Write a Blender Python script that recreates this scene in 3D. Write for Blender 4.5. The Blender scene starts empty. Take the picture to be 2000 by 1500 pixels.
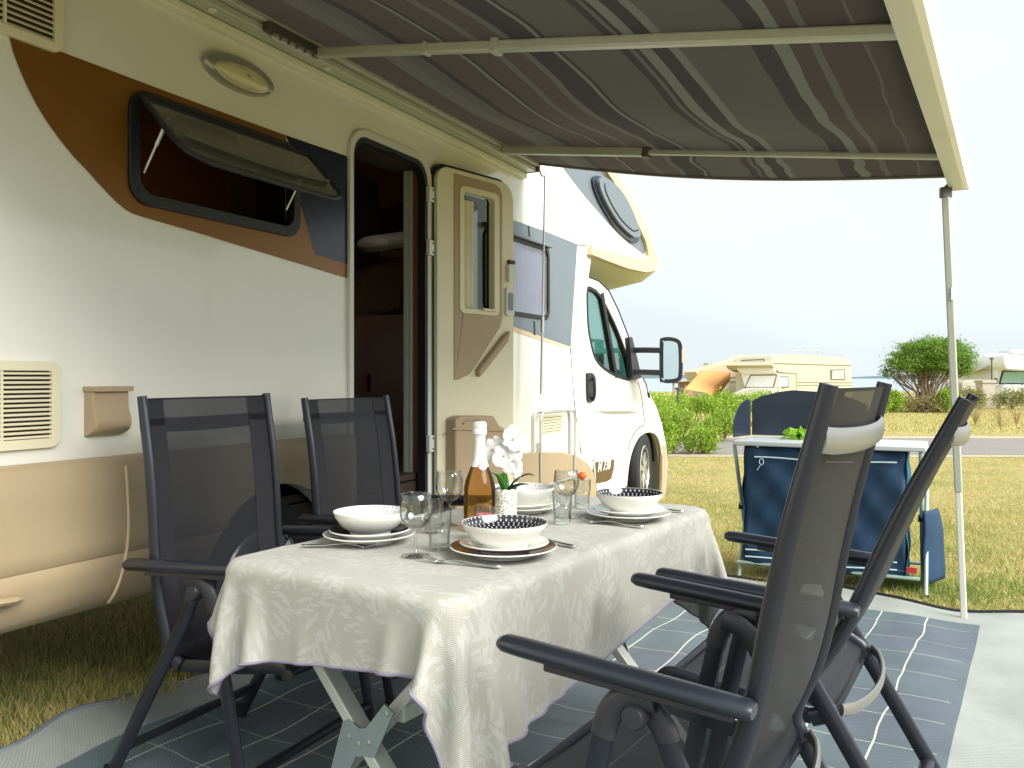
import bpy, bmesh, math, random
import numpy as np
from mathutils import Vector, Matrix
from mathutils.geometry import tessellate_polygon
random.seed(7); rng = np.random.default_rng(7)
R = math.radians
scene = bpy.context.scene
COL = scene.collection

# ------------------------------------------------------------------ camera
F, CX, HY, H = 1650.0, 1000.0, 738.0, 1.16
cam_d = bpy.data.cameras.new('camera'); cam = bpy.data.objects.new('camera', cam_d); COL.objects.link(cam)
cam_d.sensor_fit = 'HORIZONTAL'; cam_d.sensor_width = 36.0; cam_d.lens = 36.0*F/2000.0
cam_d.shift_y = -12.0/2000.0
cam_d.clip_start = 0.05; cam_d.clip_end = 20000
cam.location = (0, 0, H); cam.rotation_euler = (R(90), 0, 0)
scene.camera = cam
# ------------------------------------------------------------------ world, sun, exposure
SUN_EL, SUN_AZ = 38.0, 130.0      # azimuth clockwise from +Y
world = bpy.data.worlds.new('World'); scene.world = world; world.use_nodes = True
wn = world.node_tree; wn.nodes.clear()
wo = wn.nodes.new('ShaderNodeOutputWorld'); bg = wn.nodes.new('ShaderNodeBackground')
sky = wn.nodes.new('ShaderNodeTexSky'); sky.sky_type = 'NISHITA'; sky.sun_disc = False
sky.sun_elevation = R(SUN_EL); sky.sun_rotation = R(SUN_AZ); sky.altitude = 0
sky.air_density = 1.0; sky.dust_density = 7.0; sky.ozone_density = 1.5
hs = wn.nodes.new('ShaderNodeHueSaturation'); hs.inputs['Saturation'].default_value = 0.42
wn.links.new(sky.outputs[0], hs.inputs['Color'])
# thin veil of high cloud
tc = wn.nodes.new('ShaderNodeTexCoord'); nz = wn.nodes.new('ShaderNodeTexNoise'); nz.inputs['Scale'].default_value = 2.2
nz.inputs['Detail'].default_value = 4; nz.inputs['Roughness'].default_value = 0.45
mp = wn.nodes.new('ShaderNodeMapping'); mp.inputs['Scale'].default_value = (1, 1, 3.0)
wn.links.new(tc.outputs['Generated'], mp.inputs['Vector']); wn.links.new(mp.outputs[0], nz.inputs['Vector'])
mr = wn.nodes.new('ShaderNodeMapRange'); mr.inputs['From Min'].default_value = .35; mr.inputs['From Max'].default_value = .7
mr.inputs['To Min'].default_value = .66; mr.inputs['To Max'].default_value = .78
wn.links.new(nz.outputs['Fac'], mr.inputs['Value'])
mx = wn.nodes.new('ShaderNodeMix'); mx.data_type = 'RGBA'; mx.inputs[7].default_value = (5.9, 6.5, 6.75, 1)
wn.links.new(mr.outputs[0], mx.inputs[0]); wn.links.new(hs.outputs[0], mx.inputs[6])
bg.inputs['Strength'].default_value = 0.058
wn.links.new(mx.outputs[2], bg.inputs['Color']); wn.links.new(bg.outputs[0], wo.inputs[0])
sl = bpy.data.lights.new('sun', 'SUN'); sl.energy = 1.75; sl.angle = R(42); sl.color = (1, .965, .90)
so = bpy.data.objects.new('sun', sl); COL.objects.link(so)
sd = Vector((math.sin(R(SUN_AZ))*math.cos(R(SUN_EL)), math.cos(R(SUN_AZ))*math.cos(R(SUN_EL)), math.sin(R(SUN_EL))))
so.rotation_euler = sd.to_track_quat('Z', 'Y').to_euler(); so.location = (0, 0, 20)
scene.view_settings.view_transform = 'Standard'; scene.view_settings.look = 'None'
scene.view_settings.exposure = 1.8; scene.view_settings.gamma = 1
scene.render.engine = 'CYCLES'
scene.cycles.max_bounces = 10; scene.cycles.transparent_max_bounces = 16
scene.cycles.transmission_bounces = 8; scene.cycles.caustics_reflective = False; scene.cycles.caustics_refractive = False

# ------------------------------------------------------------------ pixel helpers (2000x1500 photo -> world)
def at(px, py, Y): return Vector(((px-CX)/F*Y, Y, H-(py-HY)/F*Y))
def ground(px, py, h=0.0):
    d = (H-h)*F/(py-HY); return Vector(((px-CX)/F*d, d, h))
class Plane:
    def __init__(s, P0, D):
        s.P = Vector(P0).to_2d(); s.D = Vector(D).to_2d().normalized(); s.N = Vector((s.D.y, -s.D.x))
    def w(s, t, z, n=0.0):
        p = s.P + s.D*t + s.N*n; return Vector((p.x, p.y, z))
    def tz(s, px, py, n=0.0):
        k = (px-CX)/F; q = s.P + s.N*n
        # q + D t = (k d, d)
        t = (k*q.y - q.x)/(s.D.x - k*s.D.y); d = q.y + s.D.y*t
        return (t, H-(py-HY)/F*d)
    def pt(s, px, py, n=0.0):
        t, z = s.tz(px, py, n); return s.w(t, z, n)

# ------------------------------------------------------------------ materials
def nodes(name):
    m = bpy.data.materials.new(name); m.use_nodes = True; nt = m.node_tree
    return m, nt, nt.nodes['Principled BSDF']
def mat(name, col, rough=.5, metal=0.0, var=.06, vscale=6.0, bump=0.0, bscale=200.0, coat=0.0, spec=.5, trans=0.0, dirt=None):
    m, nt, b = nodes(name); N, L = nt.nodes, nt.links
    b.inputs['Roughness'].default_value = rough; b.inputs['Metallic'].default_value = metal
    b.inputs['Coat Weight'].default_value = coat; b.inputs['Specular IOR Level'].default_value = spec
    b.inputs['Transmission Weight'].default_value = trans
    tc = N.new('ShaderNodeTexCoord'); n = N.new('ShaderNodeTexNoise'); n.inputs['Scale'].default_value = vscale; n.inputs['Detail'].default_value = 5
    L.new(tc.outputs['Object'], n.inputs['Vector'])
    mx = N.new('ShaderNodeMix'); mx.data_type = 'RGBA'
    c = np.array(col[:3]); mx.inputs[6].default_value = (*(c*(1-var)), 1); mx.inputs[7].default_value = (*np.minimum(c*(1+var), 1), 1)
    L.new(n.outputs['Fac'], mx.inputs[0]); out = mx.outputs[2]
    if dirt:
        n2 = N.new('ShaderNodeTexNoise'); n2.inputs['Scale'].default_value = dirt[1]; n2.inputs['Detail'].default_value = 8; n2.inputs['Roughness'].default_value = .7
        mps = N.new('ShaderNodeMapping'); mps.inputs['Scale'].default_value = (1, 1, .22); L.new(tc.outputs['Object'], mps.inputs['Vector']); L.new(mps.outputs[0], n2.inputs['Vector'])
        r = N.new('ShaderNodeMapRange'); r.inputs['From Min'].default_value = .52; r.inputs['From Max'].default_value = .75
        r.inputs['To Max'].default_value = dirt[2]; L.new(n2.outputs['Fac'], r.inputs['Value'])
        m2 = N.new('ShaderNodeMix'); m2.data_type = 'RGBA'; m2.inputs[7].default_value = (*dirt[0], 1)
        L.new(r.outputs[0], m2.inputs[0]); L.new(out, m2.inputs[6]); out = m2.outputs[2]
    L.new(out, b.inputs['Base Color'])
    if bump:
        n3 = N.new('ShaderNodeTexNoise'); n3.inputs['Scale'].default_value = bscale; n3.inputs['Detail'].default_value = 3
        L.new(tc.outputs['Object'], n3.inputs['Vector'])
        bp = N.new('ShaderNodeBump'); bp.inputs['Strength'].default_value = bump; bp.inputs['Distance'].default_value = .002
        L.new(n3.outputs['Fac'], bp.inputs['Height']); L.new(bp.outputs[0], b.inputs['Normal'])
    return m
def glass_mat(name, tint=(1, 1, 1), rough=0.0, ior=1.45, fac=None):
    """thin clear glass: fresnel mix of transparent and glossy"""
    m = bpy.data.materials.new(name); m.use_nodes = True; nt = m.node_tree; nt.nodes.clear(); N, L = nt.nodes, nt.links
    o = N.new('ShaderNodeOutputMaterial'); t = N.new('ShaderNodeBsdfTransparent'); g = N.new('ShaderNodeBsdfGlossy'); mx = N.new('ShaderNodeMixShader')
    t.inputs[0].default_value = (*tint, 1); g.inputs['Roughness'].default_value = rough
    lw = N.new('ShaderNodeLayerWeight'); lw.inputs['Blend'].default_value = .5
    pw = N.new('ShaderNodeMath'); pw.operation = 'POWER'; pw.inputs[1].default_value = 2.6; L.new(lw.outputs['Facing'], pw.inputs[0])
    ma = N.new('ShaderNodeMath'); ma.operation = 'MULTIPLY_ADD'; ma.inputs[1].default_value = .8; ma.inputs[2].default_value = .07; L.new(pw.outputs[0], ma.inputs[0])
    L.new(ma.outputs[0], mx.inputs[0])
    if fac is not None: 
        L.remove(mx.inputs[0].links[0]); mx.inputs[0].default_value = fac
    if fac is None:
        cm = N.new('ShaderNodeMix'); cm.data_type = 'RGBA'; cm.inputs[6].default_value = (*tint, 1); cm.inputs[7].default_value = (*[c*.38 for c in tint], 1)
        p2 = N.new('ShaderNodeMath'); p2.operation = 'POWER'; p2.inputs[1].default_value = 3.0; L.new(lw.outputs['Facing'], p2.inputs[0]); L.new(p2.outputs[0], cm.inputs[0]); L.new(cm.outputs[2], t.inputs[0])
    L.new(t.outputs[0], mx.inputs[1]); L.new(g.outputs[0], mx.inputs[2]); L.new(mx.outputs[0], o.inputs[0])
    return m
def leaf_mat(name, c1, c2, c3, trans=.35):
    m = bpy.data.materials.new(name); m.use_nodes = True; nt = m.node_tree; N, L = nt.nodes, nt.links
    b = N['Principled BSDF']; o = N['Material Output']; g = N.new('ShaderNodeNewGeometry'); r = N.new('ShaderNodeValToRGB')
    r.color_ramp.elements[0].color = (*c1, 1); r.color_ramp.elements[1].color = (*c3, 1)
    e = r.color_ramp.elements.new(.5); e.color = (*c2, 1)
    L.new(g.outputs['Random Per Island'], r.inputs[0]); L.new(r.outputs[0], b.inputs['Base Color'])
    b.inputs['Roughness'].default_value = .6
    t = N.new('ShaderNodeBsdfTranslucent'); L.new(r.outputs[0], t.inputs[0]); mx = N.new('ShaderNodeMixShader'); mx.inputs[0].default_value = trans
    L.new(b.outputs[0], mx.inputs[1]); L.new(t.outputs[0], mx.inputs[2]); L.new(mx.outputs[0], o.inputs[0])
    return m
def mesh_mat(name, col, alpha=.28, scale=420.0):
    """woven textilene: fine weave of threads with small gaps"""
    m = bpy.data.materials.new(name); m.use_nodes = True; nt = m.node_tree; N, L = nt.nodes, nt.links
    b = N['Principled BSDF']; o = N['Material Output']
    uv = N.new('ShaderNodeUVMap'); sx = N.new('ShaderNodeSeparateXYZ'); L.new(uv.outputs[0], sx.inputs[0])
    def wave(src, k):
        a = N.new('ShaderNodeMath'); a.operation = 'MULTIPLY'; a.inputs[1].default_value = k; L.new(src, a.inputs[0])
        s = N.new('ShaderNodeMath'); s.operation = 'SINE'; L.new(a.outputs[0], s.inputs[0]); return s.outputs[0]
    p = N.new('ShaderNodeMath'); p.operation = 'MULTIPLY'; L.new(wave(sx.outputs[0], 2*math.pi/.0045), p.inputs[0]); L.new(wave(sx.outputs[1], 2*math.pi/.0045), p.inputs[1])
    r = N.new('ShaderNodeMapRange'); r.inputs['From Min'].default_value = -.2; r.inputs['From Max'].default_value = .8
    r.inputs['To Min'].default_value = alpha*.35; r.inputs['To Max'].default_value = alpha*2.0; L.new(p.outputs[0], r.inputs['Value'])
    cm = N.new('ShaderNodeMix'); cm.data_type = 'RGBA'; cm.inputs[6].default_value = (*[c*.7 for c in col], 1); cm.inputs[7].default_value = (*[c*1.5 for c in col], 1)
    r2 = N.new('ShaderNodeMapRange'); r2.inputs['From Min'].default_value = -1; L.new(p.outputs[0], r2.inputs['Value']); L.new(r2.outputs[0], cm.inputs[0])
    L.new(cm.outputs[2], b.inputs['Base Color']); b.inputs['Roughness'].default_value = .55
    t = N.new('ShaderNodeBsdfTransparent'); mx = N.new('ShaderNodeMixShader'); L.new(r.outputs[0], mx.inputs[0])
    L.new(b.outputs[0], mx.inputs[1]); L.new(t.outputs[0], mx.inputs[2]); L.new(mx.outputs[0], o.inputs[0])
    return m

M = {}
M['white'] = mat('vehicle_white', (.77, .77, .70), .16, bump=.12, bscale=1.6, var=.03, vscale=2, coat=.4, dirt=((.62, .6, .5), 3.0, .16))
M['trim_white'] = mat('trim_white', (.66, .66, .61), .3, var=.03)
M['cream'] = mat('cream_plastic', (.74, .69, .50), .42, var=.04)
M['cream2'] = mat('underside_cream', (.72, .68, .46), .45, var=.05)
M['beige'] = mat('beige_plastic', (.42, .325, .20), .45, var=.05, bump=.15, bscale=300)
M['beige_trim'] = mat('beige_trim', (.62, .48, .30), .35, var=.05)
M['tan'] = mat('tan_panel', (.40, .30, .185), .5, var=.05, bump=.2, bscale=400)
M['copper'] = mat('copper_decal', (.22, .095, .014), .3, metal=.3, var=.12, vscale=1.5)
M['navy'] = mat('navy_decal', (.012, .016, .035), .22, var=.1)
M['grey_decal'] = mat('grey_decal', (.165, .20, .225), .3, metal=.2, var=.06)
M['rubber'] = mat('black_rubber', (.009, .010, .012), .5, var=.2)
M['black_pl'] = mat('black_plastic', (.02, .022, .028), .38, var=.2)
M['tyre'] = mat('tyre_rubber', (.016, .016, .018), .75, var=.3, bump=.4, bscale=120)
M['alu'] = mat('aluminium', (.62, .63, .60), .35, metal=.75, var=.05)
M['alu_paint'] = mat('awning_grey', (.50, .53, .45), .42, metal=.15, var=.05)
M['alu_white'] = mat('awning_white', (.78, .77, .66), .38, var=.04, dirt=((.6, .5, .36), 2.5, .45))
M['darkmetal'] = mat('dark_bracket', (.10, .10, .09), .5, metal=.4, var=.3)
M['chrome'] = mat('wheel_silver', (.72, .73, .74), .25, metal=.85, var=.04)
M['lamp_lens'] = mat('lamp_lens', (.62, .58, .36), .2, var=.1, vscale=20, coat=.5)
M['lamp_ring'] = mat('lamp_ring', (.42, .41, .37), .35, metal=.6, var=.05)
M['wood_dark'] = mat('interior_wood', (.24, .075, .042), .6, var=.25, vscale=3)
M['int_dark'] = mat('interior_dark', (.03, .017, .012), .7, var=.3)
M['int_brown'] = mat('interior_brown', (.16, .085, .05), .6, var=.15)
M['int_white'] = mat('interior_cushion', (.55, .53, .48), .6, var=.06)
M['curtain'] = mat('curtain_white', (.62, .58, .62), .8, var=.06, vscale=12)
M['acryl'] = mat('smoked_acrylic', (.13, .13, .10), .12, var=.15, vscale=5)
M['acryl'].node_tree.nodes['Principled BSDF'].inputs['Alpha'].default_value = .72
M['greenglass'] = glass_mat('green_car_glass', (.64, .97, .89), .0, 1.5)
M['mirrorglass'] = mat('mirror_glass', (.75, .85, .85), .03, metal=1.0, var=.01)
M['clear'] = glass_mat('clear_glass', (.955, .97, .965), .0, 1.5)
M['frame_black'] = mat('chair_frame', (.022, .025, .036), .32, metal=.25, var=.15, bump=.05)
M['frame_silver'] = mat('chair_silver', (.25, .25, .235), .38, metal=.6, var=.05)
M['knuckle'] = mat('chair_plastic', (.028, .028, .036), .45, var=.15)
M['textile'] = mesh_mat('chair_mesh', (.0075, .008, .012), .13)
M['textile_band'] = mat('chair_mesh_band', (.012, .012, .018), .7, var=.2, bump=.5, bscale=500)
M['porcelain'] = mat('porcelain', (.80, .80, .75), .12, var=.015, coat=.3)
M['steel'] = mat('cutlery_steel', (.60, .60, .57), .2, metal=1.0, var=.04)
M['zinc'] = mat('zinc_bracket', (.44, .49, .49), .36, metal=.85, var=.1)
M['leg_grey'] = mat('table_leg_grey', (.60, .62, .56), .35, metal=.25, var=.05)
M['mint'] = mat('mint_tube', (.36, .50, .44), .4, metal=.2, var=.06)
M['slab'] = mat('kitchen_slab', (.50, .55, .55), .35, var=.05)
M['blue'] = mat('blue_fabric', (.006, .036, .085), .75, var=.3, vscale=9, bump=.6, bscale=60)
M['teal'] = mat('teal_fabric', (.008, .095, .17), .7, var=.25, vscale=9, bump=.5, bscale=60)
M['windscreen'] = mat('stand_windscreen', (.030, .042, .065), .28, metal=.3, var=.2)
M['cord'] = mat('pale_cord', (.55, .70, .72), .6, var=.05)
M['white_flower'] = mat('orchid_white', (.82, .82, .82), .5, var=.03)
M['pink'] = mat('pink_wax', (.75, .16, .18), .45, var=.1)
M['orange'] = mat('orange_peel', (.85, .12, .015), .35, var=.15)
M['foil'] = mat('white_foil', (.82, .84, .82), .3, metal=.15, var=.04, bump=.8, bscale=220)
M['leaf_dark'] = mat('orchid_leaf', (.012, .055, .018), .3, var=.3)
M['leaf_bright'] = mat('orchid_leaf_bright', (.06, .28, .03), .4, var=.3)
M['stem'] = mat('orchid_stem', (.10, .14, .03), .5, var=.2)
M['bark'] = mat('bark', (.27, .19, .125), .9, var=.35, vscale=8, bump=.6, bscale=40)
M['bark_dark'] = mat('bark_dark', (.07, .06, .05), .9, var=.35, vscale=8)
M['oldshade'] = mat('old_camper_shaded_cream', (.50, .46, .32), .4, var=.04)  # side paint, with the shade of that face put into the colour
M['oldlit'] = mat('old_camper_lit_cream', (.80, .76, .64), .4, var=.03)  # same vehicle paint, lighter as the lit front face
M['oldline'] = mat('old_camper_line', (.14, .12, .08), .6, var=.1)
M['oldglass'] = mat('old_camper_blind', (.50, .47, .38), .35, var=.2, vscale=9)
M['foilblind'] = mat('quilted_blind', (.74, .76, .74), .4, var=.14, vscale=12)
M['tanfabric'] = mat('tan_canvas', (.62, .49, .32), .85, var=.05)
M['tanfabric2'] = mat('pale_canvas', (.66, .57, .44), .85, var=.05)
M['orangefabric'] = mat('orange_canvas', (.66, .32, .10), .8, var=.06)
M['stone'] = mat('pale_stone', (.46, .42, .34), .9, var=.15, vscale=4)
M['hut'] = mat('hut_wood', (.40, .24, .16), .8, var=.1)
M['hutroof'] = mat('hut_roof', (.33, .38, .38), .7, var=.1)
M['asphalt'] = mat('pale_asphalt', (.215, .195, .175), .9, var=.1, vscale=1.5, bump=.5, bscale=80)
M['kerbdust'] = mat('dusty_verge', (.40, .34, .24), .95, var=.15, vscale=3)
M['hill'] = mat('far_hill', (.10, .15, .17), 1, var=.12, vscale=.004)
M['salad'] = leaf_mat('salad_leaf', (.10, .30, .01), (.22, .45, .02), (.35, .5, .05))

# ------------------------------------------------------------------ mesh builder
class MB:
    def __init__(s): s.v = []; s.f = []; s.mi = []; s.cur = 0; s.uv = {}
    def add(s, verts, faces):
        o = len(s.v); s.v += [tuple(v) for v in verts]
        for f in faces: s.f.append(tuple(i+o for i in f)); s.mi.append(s.cur)
        return o
    def box(s, c, sx, sy, sz, X=(1, 0, 0), Y=(0, 1, 0), Z=(0, 0, 1)):
        c = Vector(c); X, Y, Z = Vector(X).normalized()*sx/2, Vector(Y).normalized()*sy/2, Vector(Z).normalized()*sz/2
        vs = [c+X*a+Y*b+Z*d for a in (-1, 1) for b in (-1, 1) for d in (-1, 1)]
        s.add(vs, [(0, 1, 3, 2), (4, 6, 7, 5), (0, 4, 5, 1), (2, 3, 7, 6), (0, 2, 6, 4), (1, 5, 7, 3)])
    def beam(s, a, b, w, h, up=(0, 0, 1)):
        a, b = Vector(a), Vector(b); D = (b-a); up = Vector(up); S = D.cross(up).normalized(); U = S.cross(D).normalized()
        s.box((a+b)/2, D.length, w, h, D, S, U)
    def tube(s, pts, r, seg=10, b=None, up=None, cap=True, closed=False):
        pts = [Vector(p) for p in pts]; n = len(pts); rs = r if hasattr(r, '__len__') else [r]*n
        bs = b if hasattr(b, '__len__') else ([b]*n if b else rs)
        T = []
        for i in range(n):
            if closed: t = pts[(i+1) % n]-pts[i-1]
            else: t = pts[min(i+1, n-1)]-pts[max(i-1, 0)]
            T.append(t.normalized())
        u = Vector(up) if up else (Vector((0, 0, 1)) if abs(T[0].z) < .9 else Vector((1, 0, 0)))
        vs = []
        for i in range(n):
            u = (u - T[i]*u.dot(T[i])).normalized(); w = T[i].cross(u)
            for k in range(seg):
                a = 2*math.pi*k/seg; vs.append(pts[i]+u*math.cos(a)*rs[i]+w*math.sin(a)*bs[i])
        fs = []
        m = n if closed else n-1
        for i in range(m):
            j = (i+1) % n
            for k in range(seg):
                k2 = (k+1) % seg; fs.append((i*seg+k, i*seg+k2, j*seg+k2, j*seg+k))
        if cap and not closed: fs.append(tuple(range(seg-1, -1, -1))); fs.append(tuple((n-1)*seg+k for k in range(seg)))
        s.add(vs, fs)
    def lathe(s, c, prof, seg=40, ax=(0, 0, 1), mis=None):
        c = Vector(c); q = Vector((0, 0, 1)).rotation_difference(Vector(ax).normalized())
        vs = [c+q@Vector((r*math.cos(2*math.pi*k/seg), r*math.sin(2*math.pi*k/seg), z)) for (r, z) in prof for k in range(seg)]
        o = len(s.v); s.v += [tuple(v) for v in vs]
        for i in range(len(prof)-1):
            for k in range(seg):
                k2 = (k+1) % seg; s.f.append((o+i*seg+k, o+i*seg+k2, o+(i+1)*seg+k2, o+(i+1)*seg+k)); s.mi.append(mis[i] if mis else s.cur)
        for i, flip in ((0, True), (len(prof)-1, False)):
            if prof[i][0] > 1e-5:
                f = [o+i*seg+k for k in range(seg)]; s.f.append(tuple(f[::-1] if flip else f)); s.mi.append(mis[0 if i == 0 else -1] if mis else s.cur)
    def prism(s, P, outline, n0, n1, holes=()):
        """outline in (t,z) of plane P, extruded between offsets n0<n1"""
        loops = [list(outline)]+[list(h) for h in holes]
        tri = tessellate_polygon([[Vector((p[0], p[1], 0)) for p in l] for l in loops])
        flat = [p for l in loops for p in l]; K = len(flat)
        vs = [P.w(p[0], p[1], n1) for p in flat]+[P.w(p[0], p[1], n0) for p in flat]; fs = []
        for t in tri:
            fs.append(tuple(t)); fs.append(tuple(i+K for i in reversed(t)))
        o = 0
        for l in loops:
            m = len(l)
            for i in range(m): j = (i+1) % m; fs.append((o+i, o+j, K+o+j, K+o+i))
            o += m
        s.add(vs, fs)
    def grid(s, rows):
        n, m = len(rows), len(rows[0]); vs = [p for r in rows for p in r]
        s.add(vs, [(i*m+j, i*m+j+1, (i+1)*m+j+1, (i+1)*m+j) for i in range(n-1) for j in range(m-1)])
    def build(s, name, mats, parent=None, smooth=True, ang=35, bevel=0, recalc=True, solid=0, uv=None):
        me = bpy.data.meshes.new(name)
        inv = None
        if parent is not None:
            root = parent
            while root.parent: root = root.parent
            inv = root['_m'] if False else ROOTM[root.name]
        vs = [inv@Vector(v) for v in s.v] if inv else s.v
        me.from_pydata([tuple(v) for v in vs], [], s.f)
        if not isinstance(mats, (list, tuple)): mats = [mats]
        for m in mats: me.materials.append(m)
        me.polygons.foreach_set('material_index', s.mi)
        if recalc:
            bm = bmesh.new(); bm.from_mesh(me); bmesh.ops.recalc_face_normals(bm, faces=bm.faces); bm.to_mesh(me); bm.free()
        if uv is not None:
            l = me.uv_layers.new(name='UVMap'); idx = np.zeros(len(me.loops), dtype=np.int32); me.loops.foreach_get('vertex_index', idx)
            l.data.foreach_set('uv', np.asarray(uv, dtype=np.float32)[idx].ravel())
        if smooth:
            me.polygons.foreach_set('use_smooth', [True]*len(me.polygons)); me.set_sharp_from_angle(angle=R(ang))
        me.update()
        o = bpy.data.objects.new(name, me); COL.objects.link(o)
        if parent is not None: o.parent = parent
        if solid:
            md = o.modifiers.new('solid', 'SOLIDIFY'); md.thickness = solid; md.offset = 0
        if bevel:
            md = o.modifiers.new('bevel', 'BEVEL'); md.width = bevel; md.segments = 3; md.limit_method = 'ANGLE'; md.angle_limit = R(40); md.harden_normals = False
        return o
ROOTM = {}
def thing(name, label, cat, loc=(0, 0, 0), rz=0.0, group=None):
    o = bpy.data.objects.new(name, None); o.empty_display_size = .1; COL.objects.link(o)
    o.location = loc; o.rotation_euler = (0, 0, rz); o['label'] = label; o['category'] = cat
    if group: o['group'] = group
    ROOTM[o.name] = (Matrix.Translation(Vector(loc))@Matrix.Rotation(rz, 4, 'Z')).inverted()
    return o
def tag(o, label, cat, group=None):
    o['label'] = label; o['category'] = cat
    if group: o['group'] = group
    ROOTM[o.name] = Matrix.Identity(4)
    return o
def recentre(o, c):
    c = Vector(c); o.data.transform(Matrix.Translation(-c)); o.location = c
    ROOTM[o.name] = Matrix.Translation(-c)
def dup(root, loc, rz, label):
    r = root.copy(); COL.objects.link(r); r.location = loc; r.rotation_euler = (0, 0, rz); r['label'] = label
    for ch in list(root.children):
        c = ch.copy(); COL.objects.link(c); c.parent = r
        for g in ch.children:
            d = g.copy(); COL.objects.link(d); d.parent = c
    return r
def struct(o): o['kind'] = 'structure'; return o
def stuff(o): o['kind'] = 'stuff'; return o
def rrect(a, b, c, d, r, n=6):
    """rounded rectangle t:a..c z:b..d"""
    r = r if hasattr(r, '__len__') else [r]*4; out = []
    for (x, z, a0, rr) in ((c, d, 0, r[0]), (a, d, 90, r[1]), (a, b, 180, r[2]), (c, b, 270, r[3])):
        cx = x-rr if x == c else x+rr; cz = z-rr if z == d else z+rr
        for i in range(n+1):
            t = R(a0+90*i/n); out.append((cx+rr*math.cos(t), cz+rr*math.sin(t)))
    return out
def smooth_poly(pts, n=6, closed=False):
    P = [Vector(p) for p in pts]; out = []; m = len(P)
    for i in range(m if closed else m-1):
        p0 = P[(i-1) % m] if closed or i > 0 else P[0]; p1 = P[i]; p2 = P[(i+1) % m]; p3 = P[(i+2) % m] if closed or i+2 < m else P[-1]
        for k in range(n):
            t = k/n; out.append(.5*((2*p1)+(-p0+p2)*t+(2*p0-5*p1+4*p2-p3)*t*t+(-p0+3*p1-3*p2+p3)*t**3))
    if not closed: out.append(P[-1])
    return out
def offset_loop(l, d):
    m = len(l); out = []
    A = sum(l[i][0]*l[(i+1) % m][1]-l[(i+1) % m][0]*l[i][1] for i in range(m))
    sg = 1 if A > 0 else -1
    for i in range(m):
        a = Vector(l[i-1][:2]); b = Vector(l[i][:2]); c = Vector(l[(i+1) % m][:2])
        t = (c-a)
        if t.length < 1e-9: t = Vector((1, 0))
        t.normalize(); nn = Vector((t.y, -t.x))*sg; q = b+nn*d; out.append((q.x, q.y))
    return out

# ================================================================== MOTORHOME
W = Plane((0.893*-2.35, -0.449*-2.35), (.449, .893))
mh = thing('motorhome', 'large cream motorhome with open entry door and its grey striped awning extended', 'motorhome',
           W.w(0, 0, 0), 0)
def PX(l, n=0.0): return [W.tz(x, y, n) for x, y in l]
def plate(name, m, px, n0, n1, parent=mh, holes=(), bevel=0, smooth=True, raw=False):
    mb = MB(); mb.prism(W, px if raw else PX(px, n1), n0, n1, holes); return mb.build(name, m, parent, bevel=bevel, smooth=smooth)
t_back = -1.2
t_ax0 = W.tz(0, 900)[0]
door_o = [W.tz(x, y) for x, y in ((685, 258), (832, 320))]
dt0, dt1 = door_o[0][0], W.tz(832, 500)[0]; dz1 = W.tz(690, 250)[1]-.02; dz0 = .47
door_hole = rrect(dt0+.005, dz0, dt1, dz1, [.10, .10, .03, .03])
# big side window
wa = W.tz(248, 300)[0]; wb = W.tz(582, 400)[0]; wz1 = W.tz(420, 229)[1]; wz0 = W.tz(420, 432)[1]
win_out = rrect(wa, wz0, wb, wz1, .075); win_in = rrect(wa+.035, wz0+.035, wb-.035, wz1-.035, .06)
# front window beyond the door
fa = W.tz(994, 540)[0]-.33; fb = W.tz(1071, 540)[0]; fz1 = W.tz(1040, 474)[1]; fz0 = W.tz(1040, 622)[1]
fw_out = rrect(fa, fz0, fb, fz1, .07); fw_in = rrect(fa+.03, fz0+.03, fb-.03, fz1-.03, .055)
# locker / vents are applied on the wall, no hole needed
front_edge = PX([(1158, 896), (1134, 885), (1121, 787), (1113, 677), (1127, 477), (1158, 480)])
nose_px = [(1160, 498), (1190, 511), (1228, 525), (1262, 532), (1281, 529), (1287, 516), (1283, 498), (1267, 450), (1240, 396), (1210, 348), (1190, 322)]
nose = PX(nose_px)
top_z = nose[-1][1]+.05
outline = [(t_back, .46), (t_back, top_z), (nose[-1][0]-.1, top_z)]+nose[::-1]+front_edge[::-1]+[(front_edge[0][0], .46)]
rw_t = W.tz(535, 1000)[0]
outline += [(rw_t+.38*math.cos(a), max(.46, .36+.38*math.sin(a))) for a in np.linspace(.27, math.pi-.27, 14)]
mb = MB(); mb.prism(W, outline, -.035, 0, [door_hole, win_in, fw_in])
mb.build('body_wall', M['white'], mh, smooth=False)
# roof, rear, floor, far side so the body is closed
mb = MB(); tn = nose[-1][0]-.1
mb.box(W.w((t_back+tn)/2, top_z+.02, -1.05), tn-t_back, 2.12, .04, W.D.to_3d(), W.N.to_3d())
mb.build('roof', M['white'], mh, bevel=.015)
mb = MB(); mb.prism(W, [(t_back, .5), (t_back, top_z), (tn, top_z), (tn+.2, 2.1), (front_edge[0][0], 2.1), (front_edge[0][0], .5)], -2.14, -2.10)
mb.box(W.w(t_back+.02, (top_z+.5)/2, -1.05), .04, 2.06, top_z-.5, W.D.to_3d(), W.N.to_3d())
mb.build('far_wall', M['white'], mh, smooth=False)
mb = MB(); mb.box(W.w((t_back+front_edge[0][0])/2, .60, -1.05), front_edge[0][0]-t_back-.05, 2.0, .06, W.D.to_3d(), W.N.to_3d())
mb.build('chassis_floor', M['int_dark'], mh)
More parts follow.
